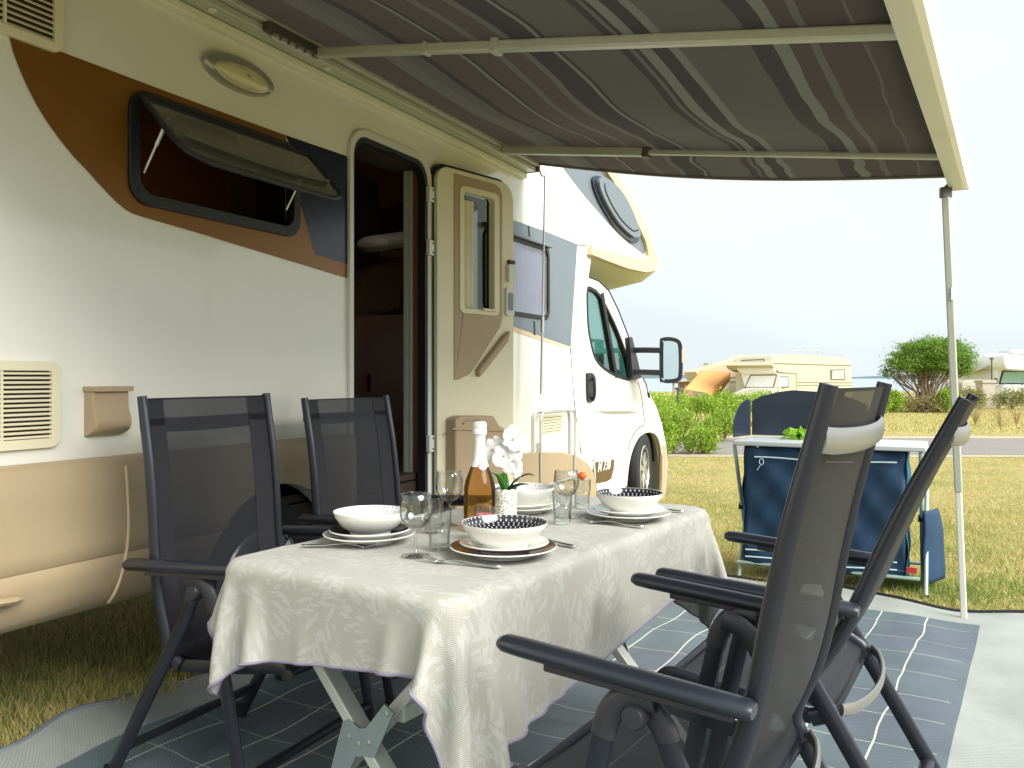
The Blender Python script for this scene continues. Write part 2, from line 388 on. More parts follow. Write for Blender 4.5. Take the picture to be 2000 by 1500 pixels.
# decals
dec = [(17, 72), (24, 100), (35, 130), (50, 165), (70, 205), (92, 240), (115, 272), (140, 303), (168, 332), (188, 355), (210, 378), (228, 396), (245, 410), (258, 417), (275, 423), (385, 455), (500, 490), (590, 517), (682, 545), (682, 517), (614, 497), (598, 440), (581, 381), (560, 290), (556, 264), (400, 207), (250, 151), (125, 104), (70, 85)]
dp = PX(dec, .003); mb = MB(); mb.prism(W, dp, .0012, .003, [rrect(wa+.02, wz0+.02, wb-.02, wz1-.02, .06)]) if False else None
def decal(name, m, px, n=.003, raw=None):
    mb = MB(); l = raw or PX(px, n); tri = tessellate_polygon([[Vector((p[0], p[1], 0)) for p in l]])
    mb.add([W.w(p[0], p[1], n) for p in l], [tuple(t) for t in tri]); return mb.build(name, m, mh, smooth=False, recalc=False)
def clip_hole(l, m, n, name, hole):
    mb = MB(); tri = tessellate_polygon([[Vector((p[0], p[1], 0)) for p in l], [Vector((p[0], p[1], 0)) for p in hole]])
    fl = list(l)+list(hole); mb.add([W.w(p[0], p[1], n) for p in fl], [tuple(t) for t in tri]); return mb.build(name, m, mh, smooth=False, recalc=False)
# copper decal: window hole touches its right boundary, so cut it into above/below pieces by polygon
cop = PX([(17, 72), (24, 100), (35, 130), (50, 165), (70, 205), (92, 240), (115, 272), (140, 303), (168, 332), (188, 355), (210, 378), (228, 396), (245, 410), (258, 417), (275, 423), (385, 455), (500, 490), (590, 517), (682, 545), (682, 517), (614, 497), (598, 440), (581, 381)])
cop_top = PX([(560, 290), (556, 264), (400, 207), (250, 151), (125, 104), (70, 85)])
m1 = (wb-.03, W.tz(575, 370)[1]); m2 = (wb-.03, W.tz(566, 300)[1])
loop = cop + [m1, (wb-.03, wz0+.09), (wb-.09, wz0+.02), (wa+.09, wz0+.02), (wa+.02, wz0+.09), (wa+.02, wz1-.09), (wa+.09, wz1-.02), (wb-.06, wz1-.02)] + cop_top
decal('copper_decal', M['copper'], None, .003, loop)
decal('navy_decal', M['navy'], None, .0035, PX([(556, 264), (620, 286), (682, 307), (682, 517), (614, 497), (598, 440), (581, 381)])+[(wb-.02, m2[1])])
g0 = PX([(985, 424), (1060, 450), (1127, 477), (1120, 580), (1114, 677), (985, 631)])
clip_hole(g0, M['grey_decal'], .003, 'grey_decal', rrect(max(fa, g0[0][0])+.03, fz0+.02, fb-.02, fz1-.02, .05))
decal('copper_pinstripe', M['beige_trim'], [(985, 632), (1114, 678), (1114, 681), (1060, 666), (985, 641)])
decal('panel_joint', M['rubber'], [(1031, 441), (1034, 442), (1036, 470), (1033, 469)], .0045)
decal('panel_joint', M['rubber'], [(1042, 627), (1045, 628), (1046, 655), (1043, 654)], .0045)
decal('alcove_decal', M['grey_decal'], [(1090, 300), (1102, 330), (1142, 382), (1190, 438), (1230, 476), (1258, 497), (1262, 490), (1250, 452), (1230, 412), (1198, 362), (1176, 335), (1160, 300)])
# window frames
def ring(name, m, out, inn, n0, n1, parent=mh, bevel=.008, P=W):
    mb = MB(); mb.prism(P, out, n0, n1, [inn]); return mb.build(name, m, parent, bevel=bevel)
sw = ring('side_window', M['rubber'], win_out, rrect(wa+.04, wz0+.04, wb-.04, wz1-.04, .055), -.03, .016)
fw = ring('front_window', M['rubber'], fw_out, rrect(fa+.028, fz0+.028, fb-.028, fz1-.028, .05), -.03, .012, bevel=.005)
mb = MB(); mb.prism(W, rrect(fa+.025, fz0+.025, fb-.025, fz1-.025, .05), -.004, .002); mb.build('pane', glass_mat('grey_pane', (.82, .84, .9), 0), fw)
mb = MB(); tt0 = W.tz(1003, 540)[0]-.1
mb.grid([[W.w(tt0+i*.012, z, -.022-.008*math.sin(i*1.1)) for i in range(60)] for z in (fz0+.02, fz1-.02)]); mb.build('blind', M['curtain'], fw)
mb = MB(); mb.prism(W, [(fa-.03, fz1-.005), (fb+.0, fz1-.005), (fb+.0, fz1+.02), (fa-.03, fz1+.02)], .004, .035); mb.build('rain_rail', M['grey_decal'], fw, bevel=.006)
# opened acrylic flap of side window
hz = wz1-.03; ha, hb = wa+.03, wb+.03
th = R(47); Lf = .30
rows = []
nu, nv = 26, 9
def flap_pt(u, v, off=0):
    # rounded outer corners
    c = 0.10; Lw = hb-ha
    vv = v
    inset = 0
    if v*Lf > Lf-c:
        q = (v*Lf-(Lf-c))/c; inset = c*(1-math.sqrt(max(0, 1-q*q)))
    t = ha+inset+(Lw-2*inset)*u
    bul = .018*math.sin(math.pi*v)
    return W.w(t, hz-math.sin(th)*Lf*v+math.cos(th)*(bul*0+off), .03+math.cos(th)*Lf*v+math.sin(th)*(off))
mb = MB(); mb.grid([[flap_pt(i/nu, j/nv) for i in range(nu+1)] for j in range(nv+1)])
fl = mb.build('window_flap', M['acryl'], sw, solid=.004)
edge = [flap_pt(0, j/nv) for j in range(nv+1)]+[flap_pt(i/nu, 1) for i in range(1, nu)]+[flap_pt(1, 1-j/nv) for j in range(nv+1)]+[flap_pt(1-i/nu, 0) for i in range(1, nu)]
mb = MB(); mb.tube(edge, .009, 6, closed=True)
e2 = [flap_pt(.1+.8*i/20, .25+.0*i, .02) for i in range(21)]
mb.build('flap_rim', M['rubber'], sw)
mb = MB(); mb.tube([flap_pt(.06+.88*i/20, .62+.1*math.sin(i/20*math.pi), .006) for i in range(21)], .010, 6, b=.02); mb.build('flap_moulding', mat('acryl_mould', (.12, .13, .105), .15, var=.2), sw)
for t in (ha+.045, hb-.09):
    mb = MB(); a = W.w(t-.01, wz1-.27, .0); b = W.w(t+.01, hz-math.sin(th)*.09, .03+math.cos(th)*.09)
    mb.tube([a, a.lerp(b, .55)], .004, 8); mb.tube([a.lerp(b, .5), b], .0065, 8); mb.build('strut', M['alu'], sw)
# ---- interior
def inner(name, m, px, n, th=.02):
    mb = MB(); mb.prism(W, PX(px, n), n-th, n); return mb.build(name, m, mh, smooth=False)
def quadbox(name, m, t0, t1, z0, z1, n0, n1, bev=0):
    mb = MB(); mb.prism(W, [(t0, z0), (t1, z0), (t1, z1), (t0, z1)], n0, n1); return mb.build(name, m, mh, bevel=bev)
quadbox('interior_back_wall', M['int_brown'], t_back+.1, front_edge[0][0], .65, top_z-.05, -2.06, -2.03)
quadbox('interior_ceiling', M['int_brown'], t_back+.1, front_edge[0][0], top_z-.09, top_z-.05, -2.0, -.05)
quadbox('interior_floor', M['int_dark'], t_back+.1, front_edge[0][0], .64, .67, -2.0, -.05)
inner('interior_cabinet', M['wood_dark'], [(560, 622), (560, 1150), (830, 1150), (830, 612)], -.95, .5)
mb = MB(); mb.tube([W.pt(722, 730, -.94), W.pt(722, 765, -.94)], .012, 8); mb.build('cabinet_handle', M['rubber'], mh)
inner('interior_backrest', M['int_brown'], [(705, 530), (790, 505), (780, 600), (735, 615), (700, 618)], -1.2, .15)
inner('interior_partition', M['int_dark'], [(690, 330), (740, 360), (745, 640), (690, 650)], -1.3, .03)
inner('upper_cupboard', M['wood_dark'], [(560, 200), (560, 395), (745, 410), (830, 380), (830, 250)], -1.45, .4)
mb = MB(); a = W.pt(718, 478, -1.0); b = W.pt(800, 466, -1.0); mb.tube([a, a.lerp(b, .03), a.lerp(b, .1), b], [.02, .04, .055, .055], 14, b=[.05, .1, .13, .13], up=(0, 0, 1)); mb.build('bunk_cushion', M['int_white'], mh)
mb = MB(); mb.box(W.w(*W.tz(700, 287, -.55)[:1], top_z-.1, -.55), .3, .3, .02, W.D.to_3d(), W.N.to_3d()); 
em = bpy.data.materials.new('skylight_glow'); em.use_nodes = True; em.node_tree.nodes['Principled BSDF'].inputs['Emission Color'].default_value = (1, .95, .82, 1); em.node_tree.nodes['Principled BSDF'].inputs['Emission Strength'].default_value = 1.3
mb.build('glowing_roof_hatch', em, mh)  # roof hatch panel, given a glow in place of daylight from above
# behind the side window
inner('interior_wardrobe', M['int_brown'], [(465, 320), (560, 330), (560, 470), (465, 470)], -.5, .2)
inner('interior_panel', M['wood_dark'], [(230, 150), (464, 150), (464, 470), (230, 470)], -.55, .03)
# door reveal on the right
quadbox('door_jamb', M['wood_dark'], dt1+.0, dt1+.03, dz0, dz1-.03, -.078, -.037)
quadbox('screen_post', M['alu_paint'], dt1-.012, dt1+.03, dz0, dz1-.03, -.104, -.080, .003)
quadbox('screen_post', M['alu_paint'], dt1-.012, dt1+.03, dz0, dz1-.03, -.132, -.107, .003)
mb = MB(); tf_ = front_edge[0][0]-.12; mb.box(W.w(tf_, (1.62+top_z)/2, -1.0), .03, 1.9, top_z-1.62, W.D.to_3d(), W.N.to_3d()); mb.build('cab_view_blocker', M['int_brown'], mh)  # added panel, blocks the bright windscreen view behind the doorway
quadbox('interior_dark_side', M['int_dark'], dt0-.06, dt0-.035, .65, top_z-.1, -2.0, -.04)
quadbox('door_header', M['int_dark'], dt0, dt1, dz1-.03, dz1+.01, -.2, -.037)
ring('door_frame', M['trim_white'], rrect(dt0-.028, dz0-.03, dt1+.03, dz1+.03, [.13, .13, .03, .03]), rrect(dt0, dz0, dt1-.006, dz1-.004, [.10, .10, .02, .02]), .001, .018, bevel=.006)
ring('door_seal', M['rubber'], rrect(dt0-.002, dz0-.002, dt1-.003, dz1-.001, [.10, .10, .02, .02]), rrect(dt0+.010, dz0, dt1-.026, dz1-.028, [.09, .09, .02, .02]), -.034, .012, bevel=.003)
mb = MB(); mb.prism(W, [(dt1+.028, dz0), (dt1+.065, dz0), (dt1+.065, dz1-.12), (dt1+.028, dz1-.12)], .002, .02); hg = mb.build('hinge_rail', M['trim_white'], mh, bevel=.003)
for y0, y1 in ((366, 396), (470, 500), (850, 882)):
    mb = MB(); c0 = W.tz(843, y0, .03); c1 = W.tz(846, y1, .03); mb.prism(W, [(c0[0]-.035, c1[1]), (c0[0]+.01, c1[1]), (c0[0]+.01, c0[1]), (c0[0]-.035, c0[1])], .018, .04); mb.build('hinge', M['trim_white'], hg, bevel=.003)
    mb = MB()
    for zz in (c0[1]-.015, c1[1]+.015): mb.lathe(W.w(c0[0]-.002, zz, .041), [(.0, .002), (.005, .002), (.005, -.002)], 10, ax=W.N.to_3d())
    mb.build('screw', M['rubber'], hg)
mb = MB()
for i in range(34):
    z = dz1-.35-(i*.035)
    if z < dz0+.1: break
    if i % 7 < 5: mb.lathe(W.w(dt1+.046, z, .0205), [(.0, .001), (.003, .001), (.003, -.001)], 8, ax=W.N.to_3d())
mb.build('rivets', M['rubber'], hg)
# ---- the opened entry door, folded back against the wall
h0 = W.pt(846, 600, .03); 
hinge2 = Vector((h0.x, h0.y)); kx = 0.0; Ld = .63
yy = hinge2.y+math.sqrt(Ld*Ld-hinge2.x**2)
DP = Plane(hinge2, (kx-hinge2.x, yy-hinge2.y))
def DX(l, n=0.0): return [DP.tz(x, y, n) for x, y in l]
dzt = DP.tz(880, 322)[1]; dzb = DP.tz(900, 1012)[1]; dw = DP.tz(1000, 600)[0]
wi = DX([(898, 372), (963, 384), (963, 612), (899, 606)])
wl = min(p[0] for p in wi[:1]); wr = wi[1][0]; wzt = (wi[0][1]+wi[1][1])/2; wzb = (wi[2][1]+wi[3][1])/2
whole = rrect(wl, wzb, wr, wzt, .03)
mb = MB(); mb.prism(DP, rrect(0, dzb, dw, dzt, [.11, .09, .05, .05]), -.05, -.012, [whole]); ed = mb.build('entry_door', M['rubber'], mh, bevel=.004)
mb = MB(); mb.prism(DP, rrect(.018, dzb+.015, dw-.002, dzt-.02, [.10, .08, .05, .05]), -.03, .012, [whole]); mb.build('door_lining', M['cream'], ed, bevel=.016)
zc = DP.tz(930, 700)[1]
tpan = [(.125, dzt-.045)] ; tl = DP.tz(883, 500)[0]; tr = DP.tz(977, 500)[0]; zb1 = DP.tz(885, 742)[1]; zb2 = DP.tz(977, 640)[1]
tpl = [(tl, dzt-.045), (tr-.06, dzt-.045), (tr-.02, dzt-.06), (tr, dzt-.10), (tr, zb2+.05), (tr-.02, zb2), (tl+.12, zb1+.03), (tl+.03, zb1), (tl, zb1)][::-1]
mb = MB(); mb.prism(DP, tpl, .008, .017, [whole]); mb.build('door_panel', M['tan'], ed, bevel=.004)
dwf = ring('door_window', M['cream'], rrect(wl-.02, wzb-.015, wr+.03, wzt+.02, .035), rrect(wl+.012, wzb+.012, wr-.012, wzt-.012, .02), -.02, .022, ed, P=DP)
mb = MB(); mb.prism(DP, rrect(wl+.01, wzb+.01, wr-.01, wzt-.01, .02), -.046, -.042); mb.build('pane', glass_mat('door_pane', (.62, .66, .64), 0, 1.5), dwf)
mb = MB(); mb.grid([[DP.w(wl+.06+i*.008, z, -.03-.006*math.sin(i*1.3)) for i in range(12)] for z in (wzb+.02, wzt-.04)]); mb.build('pleated_blind', M['cream'], dwf)
mb = MB(); mb.box(DP.w(wr-.06, wzb+.012, .03), .12, .02, .014, DP.D.to_3d(), DP.N.to_3d()); mb.build('blind_grip', M['cream'], dwf, bevel=.004)
mb = MB(); c = DP.tz(992, 535)
mb.prism(DP, rrect(c[0]-.03, c[1]-.05, c[0]+.03, c[1]+.05, .008), .01, .035); lk = mb.build('door_latch', M['trim_white'], ed, bevel=.004)
mb = MB(); mb.prism(DP, rrect(c[0]-.02, c[1]+.055, c[0]+.03, c[1]+.075, .004), .01, .03); mb.build('latch_bolt', M['rubber'], lk)
mb = MB(); c = DP.tz(990, 590); mb.prism(DP, rrect(c[0]-.035, c[1]-.08, c[0]+.035, c[1]+.08, .015), .01, .028, ); lk = mb.build('door_lock', M['trim_white'], ed, bevel=.005)
mb = MB(); mb.prism(DP, rrect(c[0]-.02, c[1]-.05, c[0]+.02, c[1]+.05, .01), .0285, .031); mb.build('lock_recess', M['grey_decal'], lk)
gp = DX([(934, 738), (932, 722), (984, 655), (996, 645), (990, 668), (945, 725)], .03)
mb = MB(); mb.prism(DP, gp, .01, .045); mb.build('grab_handle', M['tan'], ed, bevel=.012)
bn = DX([(886, 838), (886, 818), (900, 812), (962, 812), (972, 830), (985, 838), (988, 1010), (886, 1010)], .07)
mb = MB(); mb.prism(DP, bn, .0, .085); bin_ = mb.build('waste_bin', M['tan'], ed, bevel=.012)
mb = MB(); mb.prism(DP, DX([(884, 840), (884, 836), (990, 838), (990, 843)], .09), .08, .093); mb.build('bin_lid_lip', M['tan'], bin_, bevel=.003)
mb = MB(); mb.tube([DP.pt(x, y, .088) for x, y in ((905, 828), (915, 821), (935, 819), (948, 826))], .006, 8); mb.build('bin_grip', M['tan'], bin_)
# ---- lower skirt with rounded bottom
def skirt(name, t0, t1, cut=None):
    prof = [(.022, .905), (.040, .900), (.050, .885), (.052, .80), (.054, .66), (.050, .615), (.050, .600), (.047, .585), (.035, .53), (.010, .475), (-.03, .435), (-.10, .41)]
    mb = MB(); ts = np.linspace(t0, t1, 50)
    rows = []
    for t in ts:
        row = []
        for n, z in prof:
            row.append(W.w(t, z, n))
        rows.append(row)
    mb.grid(rows); return mb
def build_skirt(t0, t1, arch_t, arch_r, name='lower_skirt'):
    prof = [(.002, .912), (.040, .905), (.052, .888), (.054, .80), (.056, .66), (.054, .613), (.046, .606), (.052, .598), (.047, .56), (.035, .515), (.010, .47), (-.03, .435), (-.10, .41)]
    mb = MB(); ts = np.linspace(t0, t1, 130); rows = []
    for t in ts:
        lo = .41
        if arch_r and abs(t-arch_t) < arch_r: lo = .34+math.sqrt(arch_r**2-(t-arch_t)**2)
        rows.append([W.w(t, max(z, min(lo, .86)), n if z >= lo else .03) for n, z in prof])
    mb.grid(rows); return mb.build(name, M['beige'], mh, ang=60, recalc=False)
rw_t = W.tz(535, 1000)[0]
sk = build_skirt(t_back, dt0-.03, rw_t, .40)
pj = [W.pt(x, y, n_) for x, y, n_ in ((246, 910, .054), (249, 960, .054), (251, 1020, .055), (248, 1070, .056), (238, 1120, .050), (224, 1158, .036), (212, 1176, .006))]
mb = MB(); mb.tube(smooth_poly(pj, 4), .0055, 8); mb.build('skirt_seam', M['beige_trim'], sk)
mb = MB(); mb.tube([W.pt(-40, 1182, .058), W.pt(20, 1172, .062), W.pt(48, 1168, .056)], [.012, .014, .002], 8, b=[.03, .03, .004]); mb.build('skirt_moulding', M['beige'], sk)
fs0 = W.tz(1010, 900)[0]
fs1 = W.tz(1166, 960)[0]
sf = PX([(905, 885), (1040, 884), (1100, 883), (1128, 890), (1150, 905), (1162, 925), (1166, 950), (1166, 1020), (1150, 1040), (905, 1060)], .05)
mb = MB(); mb.prism(W, sf, -.02, .05); mb.build('front_skirt', M['beige'], mh, bevel=.015)
quadbox('door_sill', M['beige'], dt0-.03, fs0-.2, .36, .43, -.02, .045, .01)
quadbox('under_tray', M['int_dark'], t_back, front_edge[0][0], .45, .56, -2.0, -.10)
# ---- wheels
def wheel(c, ax, r, w, mt=M['tyre'], rimr=None):
    c = Vector(c); ax = Vector(ax).normalized(); rimr = rimr or r*.64
    mb = MB(); mb.lathe(c, [(rimr, -w/2), (r*.9, -w/2), (r*.975, -w*.42), (r, -w*.3), (r, -w*.17), (r*.98, -w*.16), (r*.98, -w*.13), (r, -w*.12), (r, w*.12), (r*.98, w*.13), (r*.98, w*.16), (r, w*.17), (r, w*.3), (r*.975, w*.42), (r*.9, w/2), (r*.8, w*.5), (rimr, w*.44)], 56, ax=ax)
    o = mb.build('wheel', mt, mh)
    mb = MB(); mb.lathe(c, [(rimr*1.02, w*.44), (rimr*.97, w*.47), (rimr*.93, w*.40), (rimr*.88, w*.2)], 48, ax=ax)
    q = Vector((0, 0, 1)).rotation_difference(ax)
    mb.lathe(c, [(0, w*.46), (rimr*.14, w*.46), (rimr*.2, w*.43), (rimr*.24, w*.33)], 24, ax=ax)
    for k in range(8):
        a = 2*math.pi*k/8+.2; d = q@Vector((math.cos(a), math.sin(a), 0)); s = q@Vector((-math.sin(a), math.cos(a), 0))
        p0 = c+d*rimr*.18+ax*w*.40; p1 = c+d*rimr*.94+ax*w*.38
        vs = []
        for p, hw, tk in ((p0, rimr*.10, .02), (p1, rimr*.20, .02)):
            vs += [p-s*hw, p+s*hw, p+s*hw*.7+ax*.012, p-s*hw*.7+ax*.012]
        mb.add(vs, [(0, 1, 5, 4), (1, 2, 6, 5), (2, 3, 7, 6), (3, 0, 4, 7), (0, 3, 2, 1), (4, 5, 6, 7)])
    mb.build('rim', M['chrome'], o)
    mb = MB(); mb.lathe(c, [(0, w*.12), (rimr*.93, w*.12), (rimr*.93, w*.1)], 30, ax=ax); mb.build('brake_disc', M['darkmetal'], o)
    return o
wheel(W.w(rw_t, .34, -.14), W.N.to_3d(), .34, .2)
def housing(t, z, r, n0, n1):
    mb = MB(); rows = [[W.w(t+r*math.cos(a), z+r*math.sin(a), n) for a in np.linspace(.05, math.pi-.05, 24)] for n in (n0, n1)]; mb.grid(rows)
    mb.add([rows[0][i] for i in range(24)], [tuple(range(24))]); return mb.build('wheel_housing', M['rubber'], mh)
housing(rw_t, .36, .43, -.36, -.02)
# ---- vents, box, lamp
def grille(px, nsl, name='vent_grille', slats=True, frame=M['cream'], n=.012):
    l = PX(px, n); t0 = l[0][0]; t1 = l[1][0]; z0 = l[1][1]; z1 = l[0][1]
    o = ring(name, frame, rrect(t0, z0, t1, z1, .035), rrect(t0+.028, z0+.028, t1-.028, z1-.028, .008), .0, .016, bevel=.004)
    mb = MB(); mb.prism(W, [(t0+.025, z0+.025), (t1-.025, z0+.025), (t1-.025, z1-.025), (t0+.025, z1-.025)], .0005, .002); mb.build('vent_shadow', mat('vent_back', (.035, .02, .012), .8), o)
    mb = MB()
    for i in range(nsl):
        z = z0+.028+(z1-z0-.056)*(i+.5)/nsl; hh = (z1-z0-.056)/nsl
        mb.add([W.w(t0+.028, z-hh*.28, .013), W.w(t1-.028, z-hh*.28, .013), W.w(t1-.028, z+hh*.18, .006), W.w(t0+.028, z+hh*.18, .006),
                W.w(t0+.028, z-hh*.38, .011), W.w(t1-.028, z-hh*.38, .011), W.w(t1-.028, z+hh*.08, .003), W.w(t0+.028, z+hh*.08, .003)],
               [(0, 1, 2, 3), (4, 7, 6, 5), (0, 4, 5, 1), (3, 2, 6, 7)])
    for f in (.33, .66): mb.prism(W, [(t0+(t1-t0)*f-.003, z0+.02), (t0+(t1-t0)*f+.003, z0+.02), (t0+(t1-t0)*f+.003, z1-.02), (t0+(t1-t0)*f-.003, z1-.02)], .003, .014)
    mb.build('slats', frame, o, smooth=False); return o
l = W.tz(118, 790, .012); zt = W.tz(60, 705, .012)[1]; zb = W.tz(60, 877, .012)[1]
def grille_tz(t0, t1, z0, z1, nsl):
    k = lambda t, z: (t, z)
    global PX
    _P = PX; PX = lambda px, n=0: px
    g = grille([(t0, z1), (t1, z0)], nsl); PX = _P; return g
grille_tz(l[0]-.52, l[0], zb, zt, 15)
l = W.tz(124, 50, .012); zb = W.tz(60, 85, .012)[1]
grille_tz(l[0]-.52, l[0], zb, zb+.30, 14)
b0 = PX([(181, 850), (251, 850), (251, 757), (181, 757)], .04)
tA, tB, zA, zB_ = b0[0][0], b0[1][0], (b0[0][1]+b0[1][1])/2, (b0[2][1]+b0[3][1])/2
mb = MB(); rows = []
for t in (tA, tA+.004, tB-.004, tB):
    k = .8 if t in (tA, tB) else 1
    rows.append([W.w(t, zB_-(zB_-zA)*s, (.040+.016*math.exp(-((s-.72)/.22)**2)-.035*max(0,(s-.84)/.16)**2)*k+.004) for s in np.linspace(0, 1, 16)]+[W.w(t, zA, -.0), W.w(t, zB_, -.0)])
mb.grid(rows); n = len(rows[0]); mb.add(rows[0], [tuple(range(n))]); mb.add(rows[-1], [tuple(range(n))[::-1]])
mb.build('socket_cover', M['tan'], mh, ang=60)
mb = MB(); mb.prism(W, [(tA-.006, zB_-.012), (tB+.006, zB_-.012), (tB+.006, zB_+.004), (tA-.006, zB_+.004)], 0, .06); mb.build('socket_hood', M['tan'], mh, bevel=.004)
lc = W.tz(471, 146, .02); lw_ = (W.tz(538, 172, .02)[0]-W.tz(404, 120, .02)[0])/2
def disc(c, a, b, n0, n1, m, name, parent, dome=.0):
    mb = MB(); K = 48; rws = []
    for r, n in ((1, n0), (1, n0+(n1-n0)*.5), (.97, n0+(n1-n0)*.85), (.93, n1)) + (tuple((.93*math.cos(q), n1+dome*math.sin(q)) for q in np.linspace(.2, 1.5, 6)) if dome else ((.0, n1),)):
        rws.append([W.w(c[0]+a*r*math.cos(2*math.pi*k/K), c[1]+b*r*math.sin(2*math.pi*k/K), n) for k in range(K+1)])
    mb.grid(rws); return mb.build(name, m, parent, ang=40)
zh = (W.tz(471, 100, .02)[1]-W.tz(471, 192, .02)[1])/2
pl = disc((lc[0], lc[1]), lw_, zh*.72, 0, .03, M['lamp_ring'], 'porch_lamp', mh)
disc((lc[0]+.0, lc[1]-zh*.12), lw_*.78, zh*.5, .025, .034, M['lamp_lens'], 'lamp_lens', pl, dome=.025)
# locker door with raised tubular frame
a0 = W.tz(1040, 870, .01)[0]; a1 = W.tz(1113, 870, .01)[0]; zt = W.tz(1075, 797, .01)[1]; zb = W.tz(1075, 948, .01)[1]
lo = ring('locker_door', M['trim_white'], rrect(a0, zb, a1, zt, .07), rrect(a0+.02, zb+.02, a1-.02, zt-.02, .055), .0, .022, bevel=.008)
mb = MB(); lp = rrect(a0+.024, zb+.024, a1-.024, zt-.024, .05); mb.tube([W.w(t, z, .058) for t, z in lp], .009, 8, closed=True); mb.build('chrome_edge', M['alu'], lo)
mb = MB(); mb.prism(W, rrect(a0+.03, zb+.05, a1-.03, zt-.03, .05), .001, .008); mb.build('locker_panel', M['white'], lo)
c0 = W.tz(1060, 812, .01); c1 = W.tz(1097, 842, .01)
mb = MB(); mb.prism(W, rrect(c0[0], c1[1], c1[0], c0[1], .008), .006, .014); mb.build('locker_vent', M['cream'], lo, bevel=.002)
mb = MB()
for i in range(6):
    z = c1[1]+(c0[1]-c1[1])*(i+.6)/6.4; mb.prism(W, [(c0[0]+.012, z-.003), (c1[0]-.012, z-.003), (c1[0]-.012, z+.002), (c0[0]+.012, z+.002)], .0145, .016)
mb.build('vent_slots', mat('slot_shade', (.28, .24, .15), .7), lo, smooth=False)
c = W.tz(1049, 874, .01); mb = MB(); mb.prism(W, rrect(c[0]-.008, c[1]-.03, c[0]+.02, c[1]+.03, .004), .006, .02); mb.build('locker_lock', M['alu'], lo, bevel=.003)
c = PX([(1060, 885), (1111, 885), (1111, 945), (1060, 945)], .012)
# ---- alcove nose
secs = [(-.0, 0, 0), (-.04, .03, .02), (-.16, .06, .09), (-.5, .09, .15), (-1.05, .10, .17), (-1.6, .09, .15), (-1.94, .06, .09), (-2.06, .03, .02), (-2.1, 0, 0)]
nc = Vector((nose[0][0]-.5, nose[4][1]+.4)); rows = []
full = [(front_edge[-1][0]-.25, front_edge[-1][1]+.1)]+[(front_edge[-1][0], front_edge[-1][1])]+nose+[(nose[-1][0]-.1, top_z), (nose[-1][0]-.5, top_z)]
for n, of, dr in secs:
    row = []
    for i, p in enumerate(full):
        q = Vector(p); 
        f = 1 if i < 6 else max(0, 1-(i-6)/3)
        row.append(W.w(p[0]+(of if 4 < i < len(full)-1 else 0), p[1]-dr*f*(.4 if i < 2 else 1), n))
    rows.append(row)
mb = MB(); mb.grid(rows); mb.build('alcove', M['cream2'], mh, ang=50)
tr_in = [(1157, 483), (1200, 492), (1240, 504), (1262, 505), (1268, 498), (1262, 472), (1243, 430), (1222, 392), (1196, 350), (1178, 324)]
mb = MB(); mb.prism(W, PX([(1156, 497)]+nose_px[1:], .03)+PX(tr_in, .03)[::-1], -.03, .03); mb.build('alcove_trim', M['beige_trim'], mh, bevel=.018)
ov = [(1158, 352), (1163, 344), (1172, 344), (1190, 356), (1212, 380), (1233, 420), (1247, 458), (1248, 470), (1240, 474), (1230, 470), (1205, 447), (1180, 410), (1163, 375)]
ovl = [tuple(v) for v in smooth_poly(PX(ov, .02), 4, True)]; cc = Vector((sum(p[0] for p in ovl)/len(ovl), sum(p[1] for p in ovl)/len(ovl)))
def shr(l, k, dx=0, dz=0): return [tuple(cc+(Vector(p)-cc)*k+Vector((dx, dz))) for p in l]
mb = MB(); mb.prism(W, ovl, 0, .02); aw = mb.build('alcove_window', M['navy'], mh, bevel=.006)
mb = MB(); mb.prism(W, shr(ovl, .9, .025, .02), .02, .045); mb.build('window_lens', M['grey_decal'], aw, bevel=.02)
mb = MB(); l_ = shr(ovl, .74, .045, .035); mb.tube([W.w(p[0], p[1], .045) for p in l_[len(l_)*7//13:]+l_[:2]], .007, 6); mb.build('lens_groove', M['rubber'], aw)
# ---- cab
CB = -.012
cab_out = [(1128, 477), (1113, 677), (1121, 787), (1134, 885), (1158, 896), (1166, 950), (1168, 985), (1221, 975)]
arch = [(1222, 950), (1227, 905), (1236, 872), (1250, 850), (1268, 843), (1283, 852), (1291, 880), (1294, 920), (1293, 960), (1292, 985)]
cab_front = [(1296, 985), (1301, 950), (1304, 905), (1301, 868), (1293, 828), (1283, 796), (1268, 766), (1256, 745), (1246, 715), (1226, 657), (1206, 605), (1188, 568), (1170, 550), (1150, 541), (1156, 500), (1157, 484), (1145, 470)]
glass_px = [(1147, 562), (1160, 564), (1172, 575), (1186, 600), (1205, 640), (1220, 680), (1228, 706), (1233, 742), (1206, 737), (1180, 722), (1163, 703), (1154, 675), (1148, 640), (1146, 600)]
arch_s = [tuple(v) for v in smooth_poly(arch, 4)]; co = PX(cab_out+arch_s+cab_front, CB); gl = PX(glass_px, CB)
gl = [tuple(v) for v in smooth_poly(gl, 3, True)]
mb = MB(); mb.prism(W, co, CB-.05, CB, [gl]); cab = mb.build('cab', M['trim_white'], mh, bevel=.006)
gi = offset_loop(gl, -.022)
gi = [p for p in gi]
mb = MB(); mb.prism(W, gl, CB-.03, CB+.004, [gi]); mb.build('window_seal', M['rubber'], cab)
mb = MB(); mb.prism(W, gi, CB-.02, CB-.015); mb.build('cab_window', M['greenglass'], cab)
p0, p1 = W.tz(1176, 575, CB), W.tz(1204, 738, CB)
mb = MB(); mb.prism(W, [(p0[0]-.035, p0[1]), (p0[0]+.02, p0[1]+.02), (p1[0]+.03, p1[1]), (p1[0]-.03, p1[1])], CB-.03, CB+.006); mb.build('quarter_post', M['rubber'], cab)
